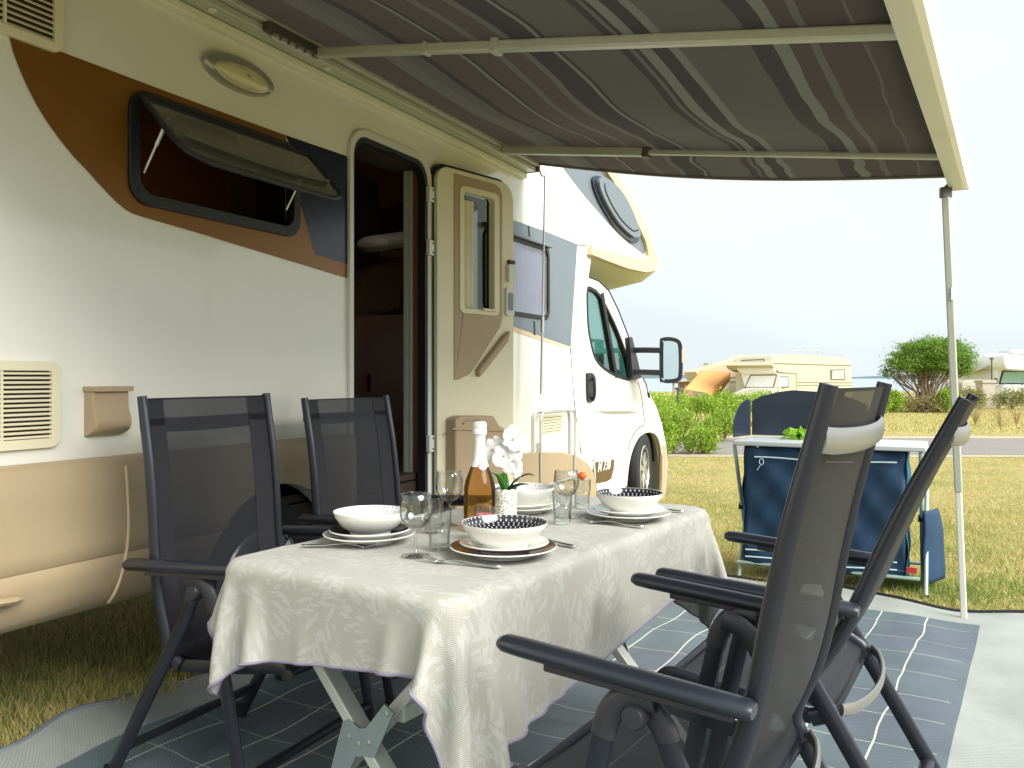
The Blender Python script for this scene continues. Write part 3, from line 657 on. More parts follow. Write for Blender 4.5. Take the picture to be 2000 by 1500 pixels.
# front surfaces: hood / windscreen surround lofted across the cab
fr = PX([(1292, 985)]+cab_front[:14], CB)
rows = []
for n, k in ((CB-.0, 0), (CB-.05, .04), (CB-.3, .14), (-1.0, .22), (-1.75, .14), (-2.0, .04), (-2.05, 0)):
    rows.append([W.w(p[0]+k*(1 if i < 8 else .7), p[1]+(k*.12 if 4 < i < 9 else 0), n) for i, p in enumerate(fr)])
hoodr = [r[:8] for r in rows]; mb = MB(); mb.grid(hoodr); mb.build('hood', M['trim_white'], cab, ang=60)
mb = MB(); mb.grid([r[7:14] for r in rows]); mb.build('windscreen', M['greenglass'], cab, ang=60)
mb = MB(); mb.prism(W, co, -2.1, -2.06, [gl]); mb.build('far_side', M['trim_white'], cab)
mb = MB(); mb.prism(W, PX([(1147, 735), (1240, 752), (1262, 790), (1262, 850), (1147, 850)], -.1), -1.95, -.08); mb.build('dashboard', M['rubber'], cab)
c = W.pt(1172, 742, -.5); mb = MB(); mb.box(c+Vector((0, 0, .0)), .14, .46, .5, W.D.to_3d(), W.N.to_3d()); mb.build('driver_seat', M['grey_decal'], cab, bevel=.05)
mb = MB(); mb.box(W.pt(1222, 728, -.6), .02, .3, .16, W.D.to_3d(), W.N.to_3d()); mb.build('parked_card', M['int_white'], cab)
# door gaps, swage, handle
def groove(px, w=.004, n=CB+.001, m=M['rubber'], parent=cab, name='panel_gap'):
    mb = MB(); mb.tube([W.pt(x, y, n) for x, y in px], w, 6); return mb.build(name, m, parent)
groove(smooth_poly([(1114, 679), (1117, 730), (1122, 790), (1135, 884), (1150, 893), (1160, 900)], 4), .004)
groove(smooth_poly([(1246, 746), (1251, 765), (1256, 800), (1258, 828), (1250, 834), (1240, 845), (1232, 860), (1226, 880)], 4), .0035)
groove([(1150, 541), (1170, 549), (1189, 567), (1208, 606), (1228, 658), (1247, 715)], .005)
mb = MB(); hp = smooth_poly([(1151, 735), (1152, 729), (1160, 729), (1166, 738), (1167, 760), (1165, 780), (1158, 785), (1152, 778)], 4, True)
mb.prism(W, PX(hp, CB+.03), CB, CB+.02); dh = mb.build('door_handle', M['black_pl'], cab, bevel=.006)
mb = MB(); mb.tube([W.pt(1159, 738, CB+.02), W.pt(1161, 745, CB+.05), W.pt(1162, 760, CB+.055), W.pt(1161, 774, CB+.045), W.pt(1158, 780, CB+.02)], .012, 8); mb.build('grip', M['black_pl'], dh)
mb = MB(); mb.tube([W.pt(x, y, CB-.012) for x, y in ((1152, 803), (1185, 800), (1220, 800), (1245, 806))], [.005, .03, .03, .005], 10, b=[.01, .05, .05, .01]); mb.build('door_swage', M['trim_white'], cab)
mb = MB(); mb.tube(smooth_poly([W.pt(x, y, CB+.0) for x, y in arch], 4), .010, 8); mb.build('wheel_arch_lip', M['trim_white'], cab)
mb = MB(); mb.prism(W, PX([(1294, 870), (1300, 868), (1303, 905), (1300, 950), (1296, 985), (1291, 985), (1294, 930)], CB+.012), CB-.02, CB+.012); mb.build('bumper_corner', M['beige'], cab, bevel=.006)
# badge panel with lettering
bp = PX([(1163, 903), (1200, 897), (1199, 915), (1194, 935), (1186, 940), (1166, 944)], CB+.004)
mb = MB(); mb.prism(W, bp, CB, CB+.004); bd = mb.build('model_badge', mat('badge_brown', (.11, .07, .03), .4), cab)
def text_mesh(body, P, t, z, n, size, m, name, parent, shear=0.0, bold=0.0, flip=1, ext=.0005):
    cu = bpy.data.curves.new(name, 'FONT'); cu.body = body; cu.size = size; cu.shear = shear; cu.offset = bold; cu.extrude = ext; cu.resolution_u = 3
    o = bpy.data.objects.new(name, cu); me = bpy.data.meshes.new_from_object(o); bpy.data.objects.remove(o); bpy.data.curves.remove(cu)
    mb = MB(); mb.v = [tuple(P.w(t+v.co.x, z+v.co.y, n+v.co.z)) for v in me.vertices]; mb.f = [tuple(p.vertices) for p in me.polygons]; mb.mi = [0]*len(mb.f)
    bpy.data.meshes.remove(me); return mb.build(name, m, parent, smooth=False)
tt = W.tz(1164, 920, CB+.006); tte = W.tz(1192, 919, CB+.006)
text_mesh('M 738', W, tt[0]+.035, tt[1]-.012, CB+.006, .11, M['porcelain'], 'badge_lettering', bd, shear=.35, bold=.002)
# mirror
a = W.pt(1237, 690, 0.02); b_ = W.pt(1237, 730, .02)
out = W.N.to_3d()
mc = W.pt(1240, 703, 0.0)+out*.36
mb = MB()
for p in (W.tz(1236, 684, .02), W.tz(1236, 727, .02)):
    mb.tube([W.w(p[0], p[1], .0), W.w(p[0]+.01, p[1], .12), W.w(p[0]+.02, p[1]-.005, .27)], .024, 8, b=.018)
mir = mb.build('wing_mirror', M['black_pl'], cab)
mb = MB(); mb.prism(W, PX([(1225, 660), (1231, 658), (1244, 712), (1250, 738), (1236, 742), (1232, 740)], .01), -.02, .03); mb.build('mirror_foot', M['black_pl'], cab, bevel=.006)
mp_ = W.tz(1236, 703, .02); MPz = mp_[1]
mD = (W.N*.97+W.D*.25).normalized(); MPl = Plane(W.w(mp_[0]+.02, 0, .25).to_2d(), mD)
def mloop(k, dx=0): return [tuple(v) for v in smooth_poly([(.0+dx, MPz-.16*k), (.0+dx, MPz+.14*k), (.02+dx, MPz+.185*k), (.10, MPz+.19*k), (.17*k, MPz+.16*k), (.19*k, MPz+.08*k), (.19*k, MPz-.12*k), (.165*k, MPz-.18*k), (.08, MPz-.2*k), (.02+dx, MPz-.19*k)], 4, True)]
mb = MB(); mb.prism(MPl, mloop(1), -.09, .0); mb.build('mirror_housing', M['black_pl'], mir if False else cab, bevel=.02)
mb = MB(); mb.prism(MPl, offset_loop(mloop(1), -.034), .0, .004); mb.build('mirror_glass', M['mirrorglass'], cab)
mb = MB(); mb.prism(MPl, [(.185, MPz-.03), (.2, MPz-.03), (.2, MPz+.09), (.185, MPz+.09)], -.05, .002); mb.build('mirror_indicator', mat('indicator_lens', (.75, .55, .4), .2), cab, bevel=.004)
# front wheel with housing
fwt = W.tz(1259, 935, CB)[0]
wheel(W.w(fwt, .325, -.115), (W.N.to_3d()+W.D.to_3d()*.13), .345, .22)
housing(fwt+.02, .34, .43, -.42, -.06)
mb = MB(); mb.tube([W.pt(1256, 738, CB), W.pt(1262, 750, .02), W.pt(1266, 770, .04)], .006, 6); mb.tube([W.pt(1266, 768, .04), W.pt(1268, 776, .04)], .012, 8); mb.build('aerial', M['rubber'], mh)

# ---- awning (fixed to the vehicle)
ce = W.tz(1047, 345, .10); cz = ce[1]; cte = ce[0]
t_far0 = -.9
mb = MB(); mb.prism(W, [(t_far0, cz-.005), (cte+.01, cz-.005), (cte+.01, cz+.03), (t_far0, cz+.03)], .0, .035); mb.prism(W, [(t_far0, cz+.03), (cte+.01, cz+.03), (cte+.01, cz+.16), (t_far0, cz+.16)], .0, .02)
aw = mb.build('awning', M['alu_white'], mh, bevel=.006)
mb = MB(); mb.prism(W, [(t_far0, cz+.032), (cte, cz+.032), (cte, cz+.06), (t_far0, cz+.06)], .022, .10); mb.prism(W, [(t_far0, cz+.062), (cte, cz+.062), (cte, cz+.16), (t_far0, cz+.16)], .022, .125)
mb.build('cassette', M['alu_paint'], aw, bevel=.005)
mb = MB(); mb.prism(W, [(cte-.0, cz+.03), (cte+.025, cz+.03), (cte+.025, cz+.15), (cte, cz+.15)], .02, .12); mb.build('cassette_end_cap', mat('red_brown_cap', (.16, .05, .04), .5), aw, bevel=.008)
leg_foot = ground(1883, 1211); 
E = at(1853, 366, 4.02); Jn = at(1757, 70, .93*F/(HY-70)); zr = 2.06
Jn = Vector((Jn.x, Jn.y, 0)); Ez = H+(HY-366)/F*4.02
RD = Vector((E.x-Jn.x, E.y-Jn.y)).normalized(); RP = Plane((E.x, E.y), RD)   # t=0 at far end, negative towards camera
rn = -3.3
# lead rail: hollow profile section along RD
sec = [(0, 0), (.022, -.004), (.052, .0), (.068, .012), (.072, .05), (.066, .062), (.070, .085), (.060, .112), (.035, .125), (.0, .12), (-.006, .06)]
def rail_pt(t, s): return RP.w(t, Ez-.005+s[1]*1.05, s[0]*1.15)
mb = MB(); rows = [[rail_pt(t, s) for s in sec+[sec[0]]] for t in (rn, 0.03)]; mb.grid(rows); mb.add(rows[1], [tuple(range(len(sec)))])
mb.build('lead_rail', M['alu_white'], aw, ang=25)
mb = MB(); mb.prism(RP, [(.03, Ez-.012), (.045, Ez-.012), (.045, Ez+.13), (.03, Ez+.13)], -.008, .085); mb.build('rail_end_cap', M['alu_white'], aw, bevel=.008)
# canopy cloth
T1 = [W.tz(620, 112, .12)[0], W.tz(982, 300, .12)[0]]
zc0 = cz+.085
def rail_edge(t): return RP.w(t, Ez+.06, -.002)
jt = [RP.tz(1757, 68, 0)[0], RP.tz(1838, 305, 0)[0]]
ws = [T1[0]-2.0, T1[0], T1[1], cte]; rs_ = [rn, jt[0], jt[1], 0.0]
rs_[0] = jt[0]-1.5
def canopy(s, v):
    # s in 0..3 segment index + fraction
    i = min(int(s), 2); f = s-i
    a = W.w(ws[i]+(ws[i+1]-ws[i])*f, zc0, .115); b = rail_edge(rs_[i]+(rs_[i+1]-rs_[i])*f)
    p = a.lerp(b, v)
    amp = [.05, .055, .0][i]
    sag = amp*math.sin(math.pi*f)**2*math.sin(math.pi*min(1, v*1.0))**.7
    if i == 2: sag = .038*math.sin(math.pi*v)*f
    p.z -= sag + .012*math.sin(math.pi*v)
    return p
nu, nv = 120, 60; rows = []; uvs = []
for i in range(nu+1):
    s = 3*i/nu; r = []
    for j in range(nv+1):
        v = j/nv; r.append(canopy(s, v)); uvs.append((s, v))
    rows.append(r)
mb = MB(); mb.grid(rows)
def awning_material():
    m = bpy.data.materials.new('awning_cloth'); m.use_nodes = True; nt = m.node_tree; N, L = nt.nodes, nt.links
    b = N['Principled BSDF']; o = N['Material Output']; uv = N.new('ShaderNodeUVMap'); sx = N.new('ShaderNodeSeparateXYZ'); L.new(uv.outputs[0], sx.inputs[0])
    # wavy offset along the length (wavy printed bands)
    cmb = N.new('ShaderNodeCombineXYZ'); L.new(sx.outputs[0], cmb.inputs[0])
    vv = N.new('ShaderNodeMath'); vv.operation = 'MULTIPLY'; vv.inputs[1].default_value = 2.0; L.new(sx.outputs[1], vv.inputs[0]); L.new(vv.outputs[0], cmb.inputs[1])
    nz = N.new('ShaderNodeTexNoise'); nz.inputs['Scale'].default_value = 3.4; nz.inputs['Detail'].default_value = 1.0; L.new(cmb.outputs[0], nz.inputs['Vector'])
    a = N.new('ShaderNodeMath'); a.operation = 'SUBTRACT'; a.inputs[1].default_value = .5; L.new(nz.outputs['Fac'], a.inputs[0])
    k = N.new('ShaderNodeMath'); k.operation = 'MULTIPLY'; k.inputs[1].default_value = .026; L.new(a.outputs[0], k.inputs[0])
    s = N.new('ShaderNodeMath'); s.operation = 'ADD'; L.new(sx.outputs[1], s.inputs[0]); L.new(k.outputs[0], s.inputs[1])
    ramp = N.new('ShaderNodeValToRGB'); cr = ramp.color_ramp; cr.interpolation = 'LINEAR'
    A0 = W.w(T1[0], zc0, .115); B0 = rail_edge(jt[0])
    def v_of(px):
        k_ = (px-CX)/F; d = B0-A0; return (k_*A0.y-A0.x)/(d.x-k_*d.y)
    base = (.046, .037, .031); dark = (.026, .023, .022); lite = (.090, .090, .070); lite2 = (.066, .062, .050); mid = (.054, .050, .042); red = (.040, .031, .027)
    bands = [(620, base), (690, base), (700, lite2), (706, lite2), (709, dark), (740, mid), (772, dark), (790, base), (852, base), (858, lite), (864, dark), (872, base), (902, dark), (920, lite2), (935, base), (985, lite2), (1000, dark), (1028, base), (1055, lite), (1062, dark), (1070, mid), (1176, mid), (1184, dark), (1204, lite2), (1212, dark), (1222, lite), (1246, dark), (1278, lite), (1298, mid), (1445, dark), (1488, lite), (1518, red), (1562, lite2), (1578, red), (1664, lite2), (1670, base)]
    bands = bands[:]
    # keep 32 stops: merge
    keep = [b for i, b in enumerate(bands) if i not in (0, 4, 12, 17)]
    els = cr.elements
    first = True
    cr.interpolation = 'CONSTANT'
    for i, (px, c) in enumerate(keep[:32]):
        pos = max(0, min(1, v_of(px)))
        if i < 2: els[i].position = pos; els[i].color = (*c, 1)
        else: e = els.new(pos); e.color = (*c, 1)
    L.new(s.outputs[0], ramp.inputs[0])
    fine = N.new('ShaderNodeTexNoise'); fine.inputs['Scale'].default_value = 260; tcn = N.new('ShaderNodeTexCoord'); L.new(tcn.outputs['Object'], fine.inputs['Vector'])
    mm = N.new('ShaderNodeMix'); mm.data_type = 'RGBA'; mm.blend_type = 'MULTIPLY'; mm.inputs[0].default_value = .35; L.new(ramp.outputs[0], mm.inputs[6]); L.new(fine.outputs['Fac'], mm.inputs[7])
    br = N.new('ShaderNodeMix'); br.data_type = 'RGBA'; br.blend_type = 'MULTIPLY'; br.inputs[0].default_value = 1.0; br.inputs[7].default_value = (1.25, 1.25, 1.25, 1); L.new(mm.outputs[2], br.inputs[6])
    L.new(br.outputs[2], b.inputs['Base Color']); b.inputs['Roughness'].default_value = .85
    t = N.new('ShaderNodeBsdfTranslucent'); L.new(br.outputs[2], t.inputs[0]); mx = N.new('ShaderNodeMixShader'); mx.inputs[0].default_value = .25
    L.new(b.outputs[0], mx.inputs[1]); L.new(t.outputs[0], mx.inputs[2]); L.new(mx.outputs[0], o.inputs[0])
    return m
mb.build('canopy', awning_material(), aw, uv=uvs, ang=60, recalc=False)
mb = MB(); mb.tube([rows[-1][j]-Vector((0, 0, .006)) for j in range(nv+1)], .008, 6); mb.build('canopy_hem', mat('hem', (.2, .17, .12), .8), aw)
# tension rafters
def rafter(i, thick_first):
    a = W.w(T1[i], cz+.045, .12); b = RP.w(jt[i], Ez+.035, 0.0)
    mb = MB(); w1, w2 = (.040, .030) if thick_first else (.034, .042)
    m = a.lerp(b, .40)
    mb.beam(a, m, w1, w1*1.1); mb.beam(m, b, w2, w2*.85)
    o = mb.build('rafter', M['alu_paint'], aw, bevel=.007)
    mb = MB(); mb.beam(a.lerp(b, .39), a.lerp(b, .405), .05, .055); mb.build('rafter_collar', M['darkmetal'] if thick_first else M['alu_paint'], aw, bevel=.005)
    if not thick_first:
        mb = MB(); mb.beam(a.lerp(b, .25), a.lerp(b, .26), .044, .046); mb.build('rafter_collar', M['alu_paint'], aw, bevel=.005)
        mb = MB(); mb.beam(m+Vector((0, 0, .022)), b+Vector((0, 0, .022)), .02, .008); mb.build('rafter_slot', M['darkmetal'], aw)
rafter(0, False); rafter(1, True)
# bracket on the cassette left of the first rafter
mb = MB(); t0 = W.tz(512, 80, .1)[0]
mb.prism(W, [(t0, cz+.03), (T1[0]+.02, cz+.03), (T1[0]+.02, cz+.065), (t0, cz+.065)], .10, .135); bk = mb.build('rafter_bracket', M['darkmetal'], aw, bevel=.004)
mb = MB()
for i in range(5): mb.box(W.w(t0+.05+(T1[0]-t0-.06)*i/5, cz+.026, .115), .03, .02, .012, W.D.to_3d(), W.N.to_3d())
mb.tube([W.w(t0+.04, cz+.024, .105), W.w(T1[0]-.02, cz+.024, .105)], .006, 6); mb.build('bracket_links', M['alu'], aw)
mb = MB(); 
for px, py in ((427, 27), (650, 140)):
    c = W.tz(px, py, .1); mb.lathe(W.w(c[0], cz+.031, .07), [(0, -.006), (.014, -.006), (.016, .0)], 16)
mb.build('cassette_plug', M['alu_white'], aw)
# support leg
tp = at(1847, 372, 4.0); mb = MB(); jn = tp.lerp(leg_foot, .70)
mb.beam(tp-Vector((0, 0, .03)), jn, .034, .028, (RD.x, RD.y, 0)); lg = mb.build('support_leg', M['alu_paint'], aw, bevel=.006)
mb = MB(); mb.beam(jn, leg_foot, .028, .022, (RD.x, RD.y, 0)); mb.build('lower_tube', M['alu_white'], aw, bevel=.005)
mb = MB(); mb.box(tp+Vector((.0, 0, -.01)), .05, .03, .05); mb.tube([tp+Vector((-.01, 0, .0)), tp+Vector((.02, 0, .03))], .012, 8); mb.build('leg_bracket', M['darkmetal'], aw, bevel=.008)
mb = MB(); c = tp.lerp(leg_foot, .24); mb.box(c+Vector((0, -.018, 0)), .016, .008, .06); mb.build('leg_latch', M['alu'], aw, bevel=.003)
# hanging crank rod
mb = MB(); a = W.pt(1064, 350, .16); b = W.pt(1057, 770, .16)
c1 = a.lerp(b, .73)
mb.tube([a, c1], .006, 8); mb.tube([c1, b], .009, 8); mb.tube([c1.lerp(a, .12), c1.lerp(a, .02)], .012, 8)
mb.tube([a+Vector((-.03, 0, .05)), a+Vector((-.02, 0, .02)), a+Vector((0, 0, .02)), a], .006, 6); mb.build('crank_rod', M['alu'], aw)

# ================================================================== GROUND, ROAD, SEA
def ground_material():
    m = bpy.data.materials.new('dry_lawn'); m.use_nodes = True; nt = m.node_tree; N, L = nt.nodes, nt.links; b = N['Principled BSDF']
    tc = N.new('ShaderNodeTexCoord')
    def noise(sc, det=6, ro=.6):
        n = N.new('ShaderNodeTexNoise'); n.inputs['Scale'].default_value = sc; n.inputs['Detail'].default_value = det; n.inputs['Roughness'].default_value = ro
        L.new(tc.outputs['Object'], n.inputs['Vector']); return n.outputs['Fac']
    r = N.new('ShaderNodeValToRGB'); cr = r.color_ramp
    cr.elements[0].position = .3; cr.elements[0].color = (.25, .26, .07, 1); cr.elements[1].position = .72; cr.elements[1].color = (.52, .42, .22, 1)
    e = cr.elements.new(.5); e.color = (.43, .39, .14, 1)
    L.new(noise(.9), r.inputs[0])
    r2 = N.new('ShaderNodeValToRGB'); c2 = r2.color_ramp; c2.elements[0].position = .3; c2.elements[0].color = (.45, .45, .45, 1); c2.elements[1].position = .75; c2.elements[1].color = (1.5, 1.4, 1.2, 1)
    L.new(noise(28, 8, .75), r2.inputs[0])
    mm = N.new('ShaderNodeMix'); mm.data_type = 'RGBA'; mm.blend_type = 'MULTIPLY'; mm.inputs[0].default_value = 1; L.new(r.outputs[0], mm.inputs[6]); L.new(r2.outputs[0], mm.inputs[7])
    m5 = N.new('ShaderNodeMix'); m5.data_type = 'RGBA'; m5.inputs[7].default_value = (.33, .19, .10, 1); r5 = N.new('ShaderNodeMapRange'); r5.inputs['From Min'].default_value = .55; r5.inputs['From Max'].default_value = .68; r5.inputs['To Max'].default_value = .7
    L.new(noise(2.3, 5, .65), r5.inputs['Value']); L.new(r5.outputs[0], m5.inputs[0]); L.new(mm.outputs[2], m5.inputs[6]); L.new(m5.outputs[2], b.inputs['Base Color']); b.inputs['Roughness'].default_value = .95
    bp = N.new('ShaderNodeBump'); bp.inputs['Distance'].default_value = .03; L.new(noise(45, 6, .7), bp.inputs['Height']); L.new(bp.outputs[0], b.inputs['Normal'])
    return m
mb = MB(); mb.add([(-300, -60, 0), (300, -60, 0), (300, 72, 0), (-300, 72, 0)], [(0, 1, 2, 3)])
lawn = struct(mb.build('ground', ground_material(), smooth=False, recalc=False))
mb = MB(); mb.add([(-60, 13.2, .004), (60, 11.6, .004), (60, 15.9, .004), (-60, 17.9, .004)], [(0, 1, 2, 3)]); struct(mb.build('road_verge', M['kerbdust'], smooth=False, recalc=False))
mb = MB(); mb.add([(-60, 13.6, .008), (60, 12.0, .008), (60, 15.3, .008), (-60, 17.3, .008)], [(0, 1, 2, 3)]); struct(mb.build('road', M['asphalt'], smooth=False, recalc=False))
m, nt, b = nodes('sea_water'); b.inputs['Base Color'].default_value = (.32, .38, .43, 1); b.inputs['Roughness'].default_value = .5
n_ = nt.nodes.new('ShaderNodeTexNoise'); n_.inputs['Scale'].default_value = .6; t_ = nt.nodes.new('ShaderNodeTexCoord'); nt.links.new(t_.outputs['Object'], n_.inputs['Vector']); bp_ = nt.nodes.new('ShaderNodeBump'); bp_.inputs['Distance'].default_value = .2; nt.links.new(n_.outputs['Fac'], bp_.inputs['Height']); nt.links.new(bp_.outputs[0], b.inputs['Normal'])
mb = MB(); mb.add([(-6000, 60, -1.2), (6000, 60, -1.2), (6000, 9000, -1.2), (-6000, 9000, -1.2)], [(0, 1, 2, 3)]); struct(mb.build('sea', m, smooth=False, recalc=False))
# far headlands
def headland(x0, x1, Y, hpx, seed):
    r_ = np.random.default_rng(seed); K = 60; mbh = MB(); top = []
    hs_ = np.convolve(r_.normal(0, 1, K+12), np.ones(9)/9, 'same')[:K]
    rows = [[], [], []]
    for i in range(K):
        f = i/(K-1); x = x0+(x1-x0)*f; env = min(1, f*5)**.6*min(1, (1-f)*5)**.6
        hh = hpx*env*(1+.45*hs_[i]); X = (x-CX)/F*Y
        rows[0].append((X, Y-60, -1.5)); rows[1].append((X, Y, max(.3, H+hh/F*Y))); rows[2].append((X, Y+400, -1.5))
    mbh.grid(rows); return struct(mbh.build('hills', M['hill'], ang=80))
headland(1640, 2300, 2600, 5.5, 3); headland(900, 1420, 3000, 8, 5); headland(1780, 2600, 3400, 7, 9)

# ---- grass blades
def tris_object(name, V, mats, kind=None, per=3, parent=None):
    n = len(V)//per; me = bpy.data.meshes.new(name)
    me.vertices.add(len(V)); me.vertices.foreach_set('co', V.astype(np.float32).ravel())
    me.loops.add(len(V)); me.loops.foreach_set('vertex_index', np.arange(len(V), dtype=np.int32))
    me.polygons.add(n); me.polygons.foreach_set('loop_start', np.arange(0, len(V), per, dtype=np.int32)); me.polygons.foreach_set('loop_total', np.full(n, per, dtype=np.int32))
    me.materials.append(mats); me.update(); me.validate()
    o = bpy.data.objects.new(name, me); COL.objects.link(o)
    if kind: o['kind'] = kind
    if parent: o.parent = parent
    return o
def blades(X, Y, h, w, lean=.6):
    n = len(X); a = rng.uniform(0, 2*np.pi, n); l = rng.uniform(.1, lean, n)*h; hh = h*rng.uniform(.5, 1.1, n); b = rng.uniform(0, 2*np.pi, n)
    dx, dy = np.cos(a)*w/2, np.sin(a)*w/2
    V = np.zeros((n, 3, 3)); V[:, 0] = np.c_[X-dx, Y-dy, np.zeros(n)]; V[:, 1] = np.c_[X+dx, Y+dy, np.zeros(n)]
    V[:, 2] = np.c_[X+np.cos(b)*l, Y+np.sin(b)*l, hh]; return V.reshape(-1, 3)
grass_m = leaf_mat('grass_blades', (.25, .29, .06), (.55, .48, .16), (.74, .62, .33), .3)
mdir = np.array([.53, .85]); ndir = np.array([.85, -.53])
def scatter(n, pxr, dr, power=1.5):
    u = rng.uniform(0, 1, n); d = dr[0]*(dr[1]/dr[0])**(u**(1/power)); px = rng.uniform(*pxr, n); return (px-CX)/F*d, d
def off_mat(X, Y):
    nn = X*ndir[0]+Y*ndir[1]; mm = X*mdir[0]+Y*mdir[1]
    return ~((nn > -2.70) & (nn < .6) & (mm < 4.72))
Vs = []
X, Y = scatter(90000, (1240, 2080), (3.7, 12.6)); k = off_mat(X, Y); clump = np.sin(X*3.1+np.sin(Y*2.3)*2)*np.sin(Y*2.7+X) ; k &= (rng.uniform(-1.3, 1, len(X)) < clump+.5)
Vs.append(blades(X[k], Y[k], .026, .0045, 1.7))
X, Y = scatter(26000, (1240, 2080), (3.7, 7.5)); k = off_mat(X, Y); Vs.append(blades(X[k], Y[k], .036, .004, 1.6))
X, Y = scatter(50000, (-60, 640), (2.3, 5.6)); k = off_mat(X, Y); Vs.append(blades(X[k], Y[k], .055, .004, .9))
X, Y = scatter(40000, (1240, 2080), (17.5, 30)); Vs.append(blades(X, Y, .06, .02, 1.2))
tris_object('grass', np.concatenate(Vs), grass_m, 'stuff')
grass_g = leaf_mat('green_grass', (.10, .20, .02), (.17, .28, .04), (.26, .33, .07), .3)
Vs = []
for cx, cy, r_, n in ((2.35, 4.55, .16, 900), (2.15, 4.75, .12, 500), (2.75, 4.7, .2, 600), (1.6, 6.0, .2, 500), (2.9, 5.6, .25, 700), (2.0, 7.2, .3, 600), (3.3, 6.6, .3, 600), (-1.95, 3.0, .2, 900), (-1.7, 3.3, .2, 700), (-2.2, 3.2, .3, 900)):
    X = rng.normal(cx, r_, n); Y = rng.normal(cy, r_, n); k = off_mat(X, Y); Vs.append(blades(X[k], Y[k], .055, .005, .9))
tris_object('green_grass_tufts', np.concatenate(Vs), grass_g, 'stuff')

# ---- camping mat
X = rng.uniform(-1.6, 2.6, 500); Y = rng.uniform(1.6, 4.8, 500); k = ~off_mat(X, Y); k &= (rng.uniform(0, 1, 500) < .8)
V_c = blades(X[k], Y[k], .006, .02, 2.5); V_c[:, 2] += .030; V_c[2::3, :2] = V_c[::3, :2]+rng.normal(0, .012, (len(V_c)//3, 2)); V_c[1::3, :2] = V_c[::3, :2]+rng.normal(0, .0015, (len(V_c)//3, 2))
tris_object('grass_clippings', V_c, grass_m, 'stuff')
def mat_xy(mm, nn): return (mm*mdir[0]+nn*ndir[0], mm*mdir[1]+nn*ndir[1])
ms = np.linspace(-.6, 4.75, 180); ns = np.linspace(-2.72, .62, 120)
rows = []; uvs = []
for a in ms:
    r = []
    for c in ns:
        e1 = max(0, 1-(c+2.72)/.35); e2 = max(0, 1-(4.75-a)/.35)
        z = .012+.006*math.sin(a*9+math.sin(c*3)*1.5)+.004*math.sin(c*14+a*2)+e1*.020*(1+math.sin(a*8.5+1))+e2*.016*(1+math.sin(c*6.2+.6))
        z += .008*max(0, math.sin(a*4.1+c*.5))**6
        nn = c-e1*.045*math.sin(a*7.3+.5)-e1*.02*math.sin(a*17); mm = a+e2*.05*math.sin(c*4.3+.3)
        x, y = mat_xy(mm, nn); r.append(Vector((x, y, z))); uvs.append((a, c))
    rows.append(r)
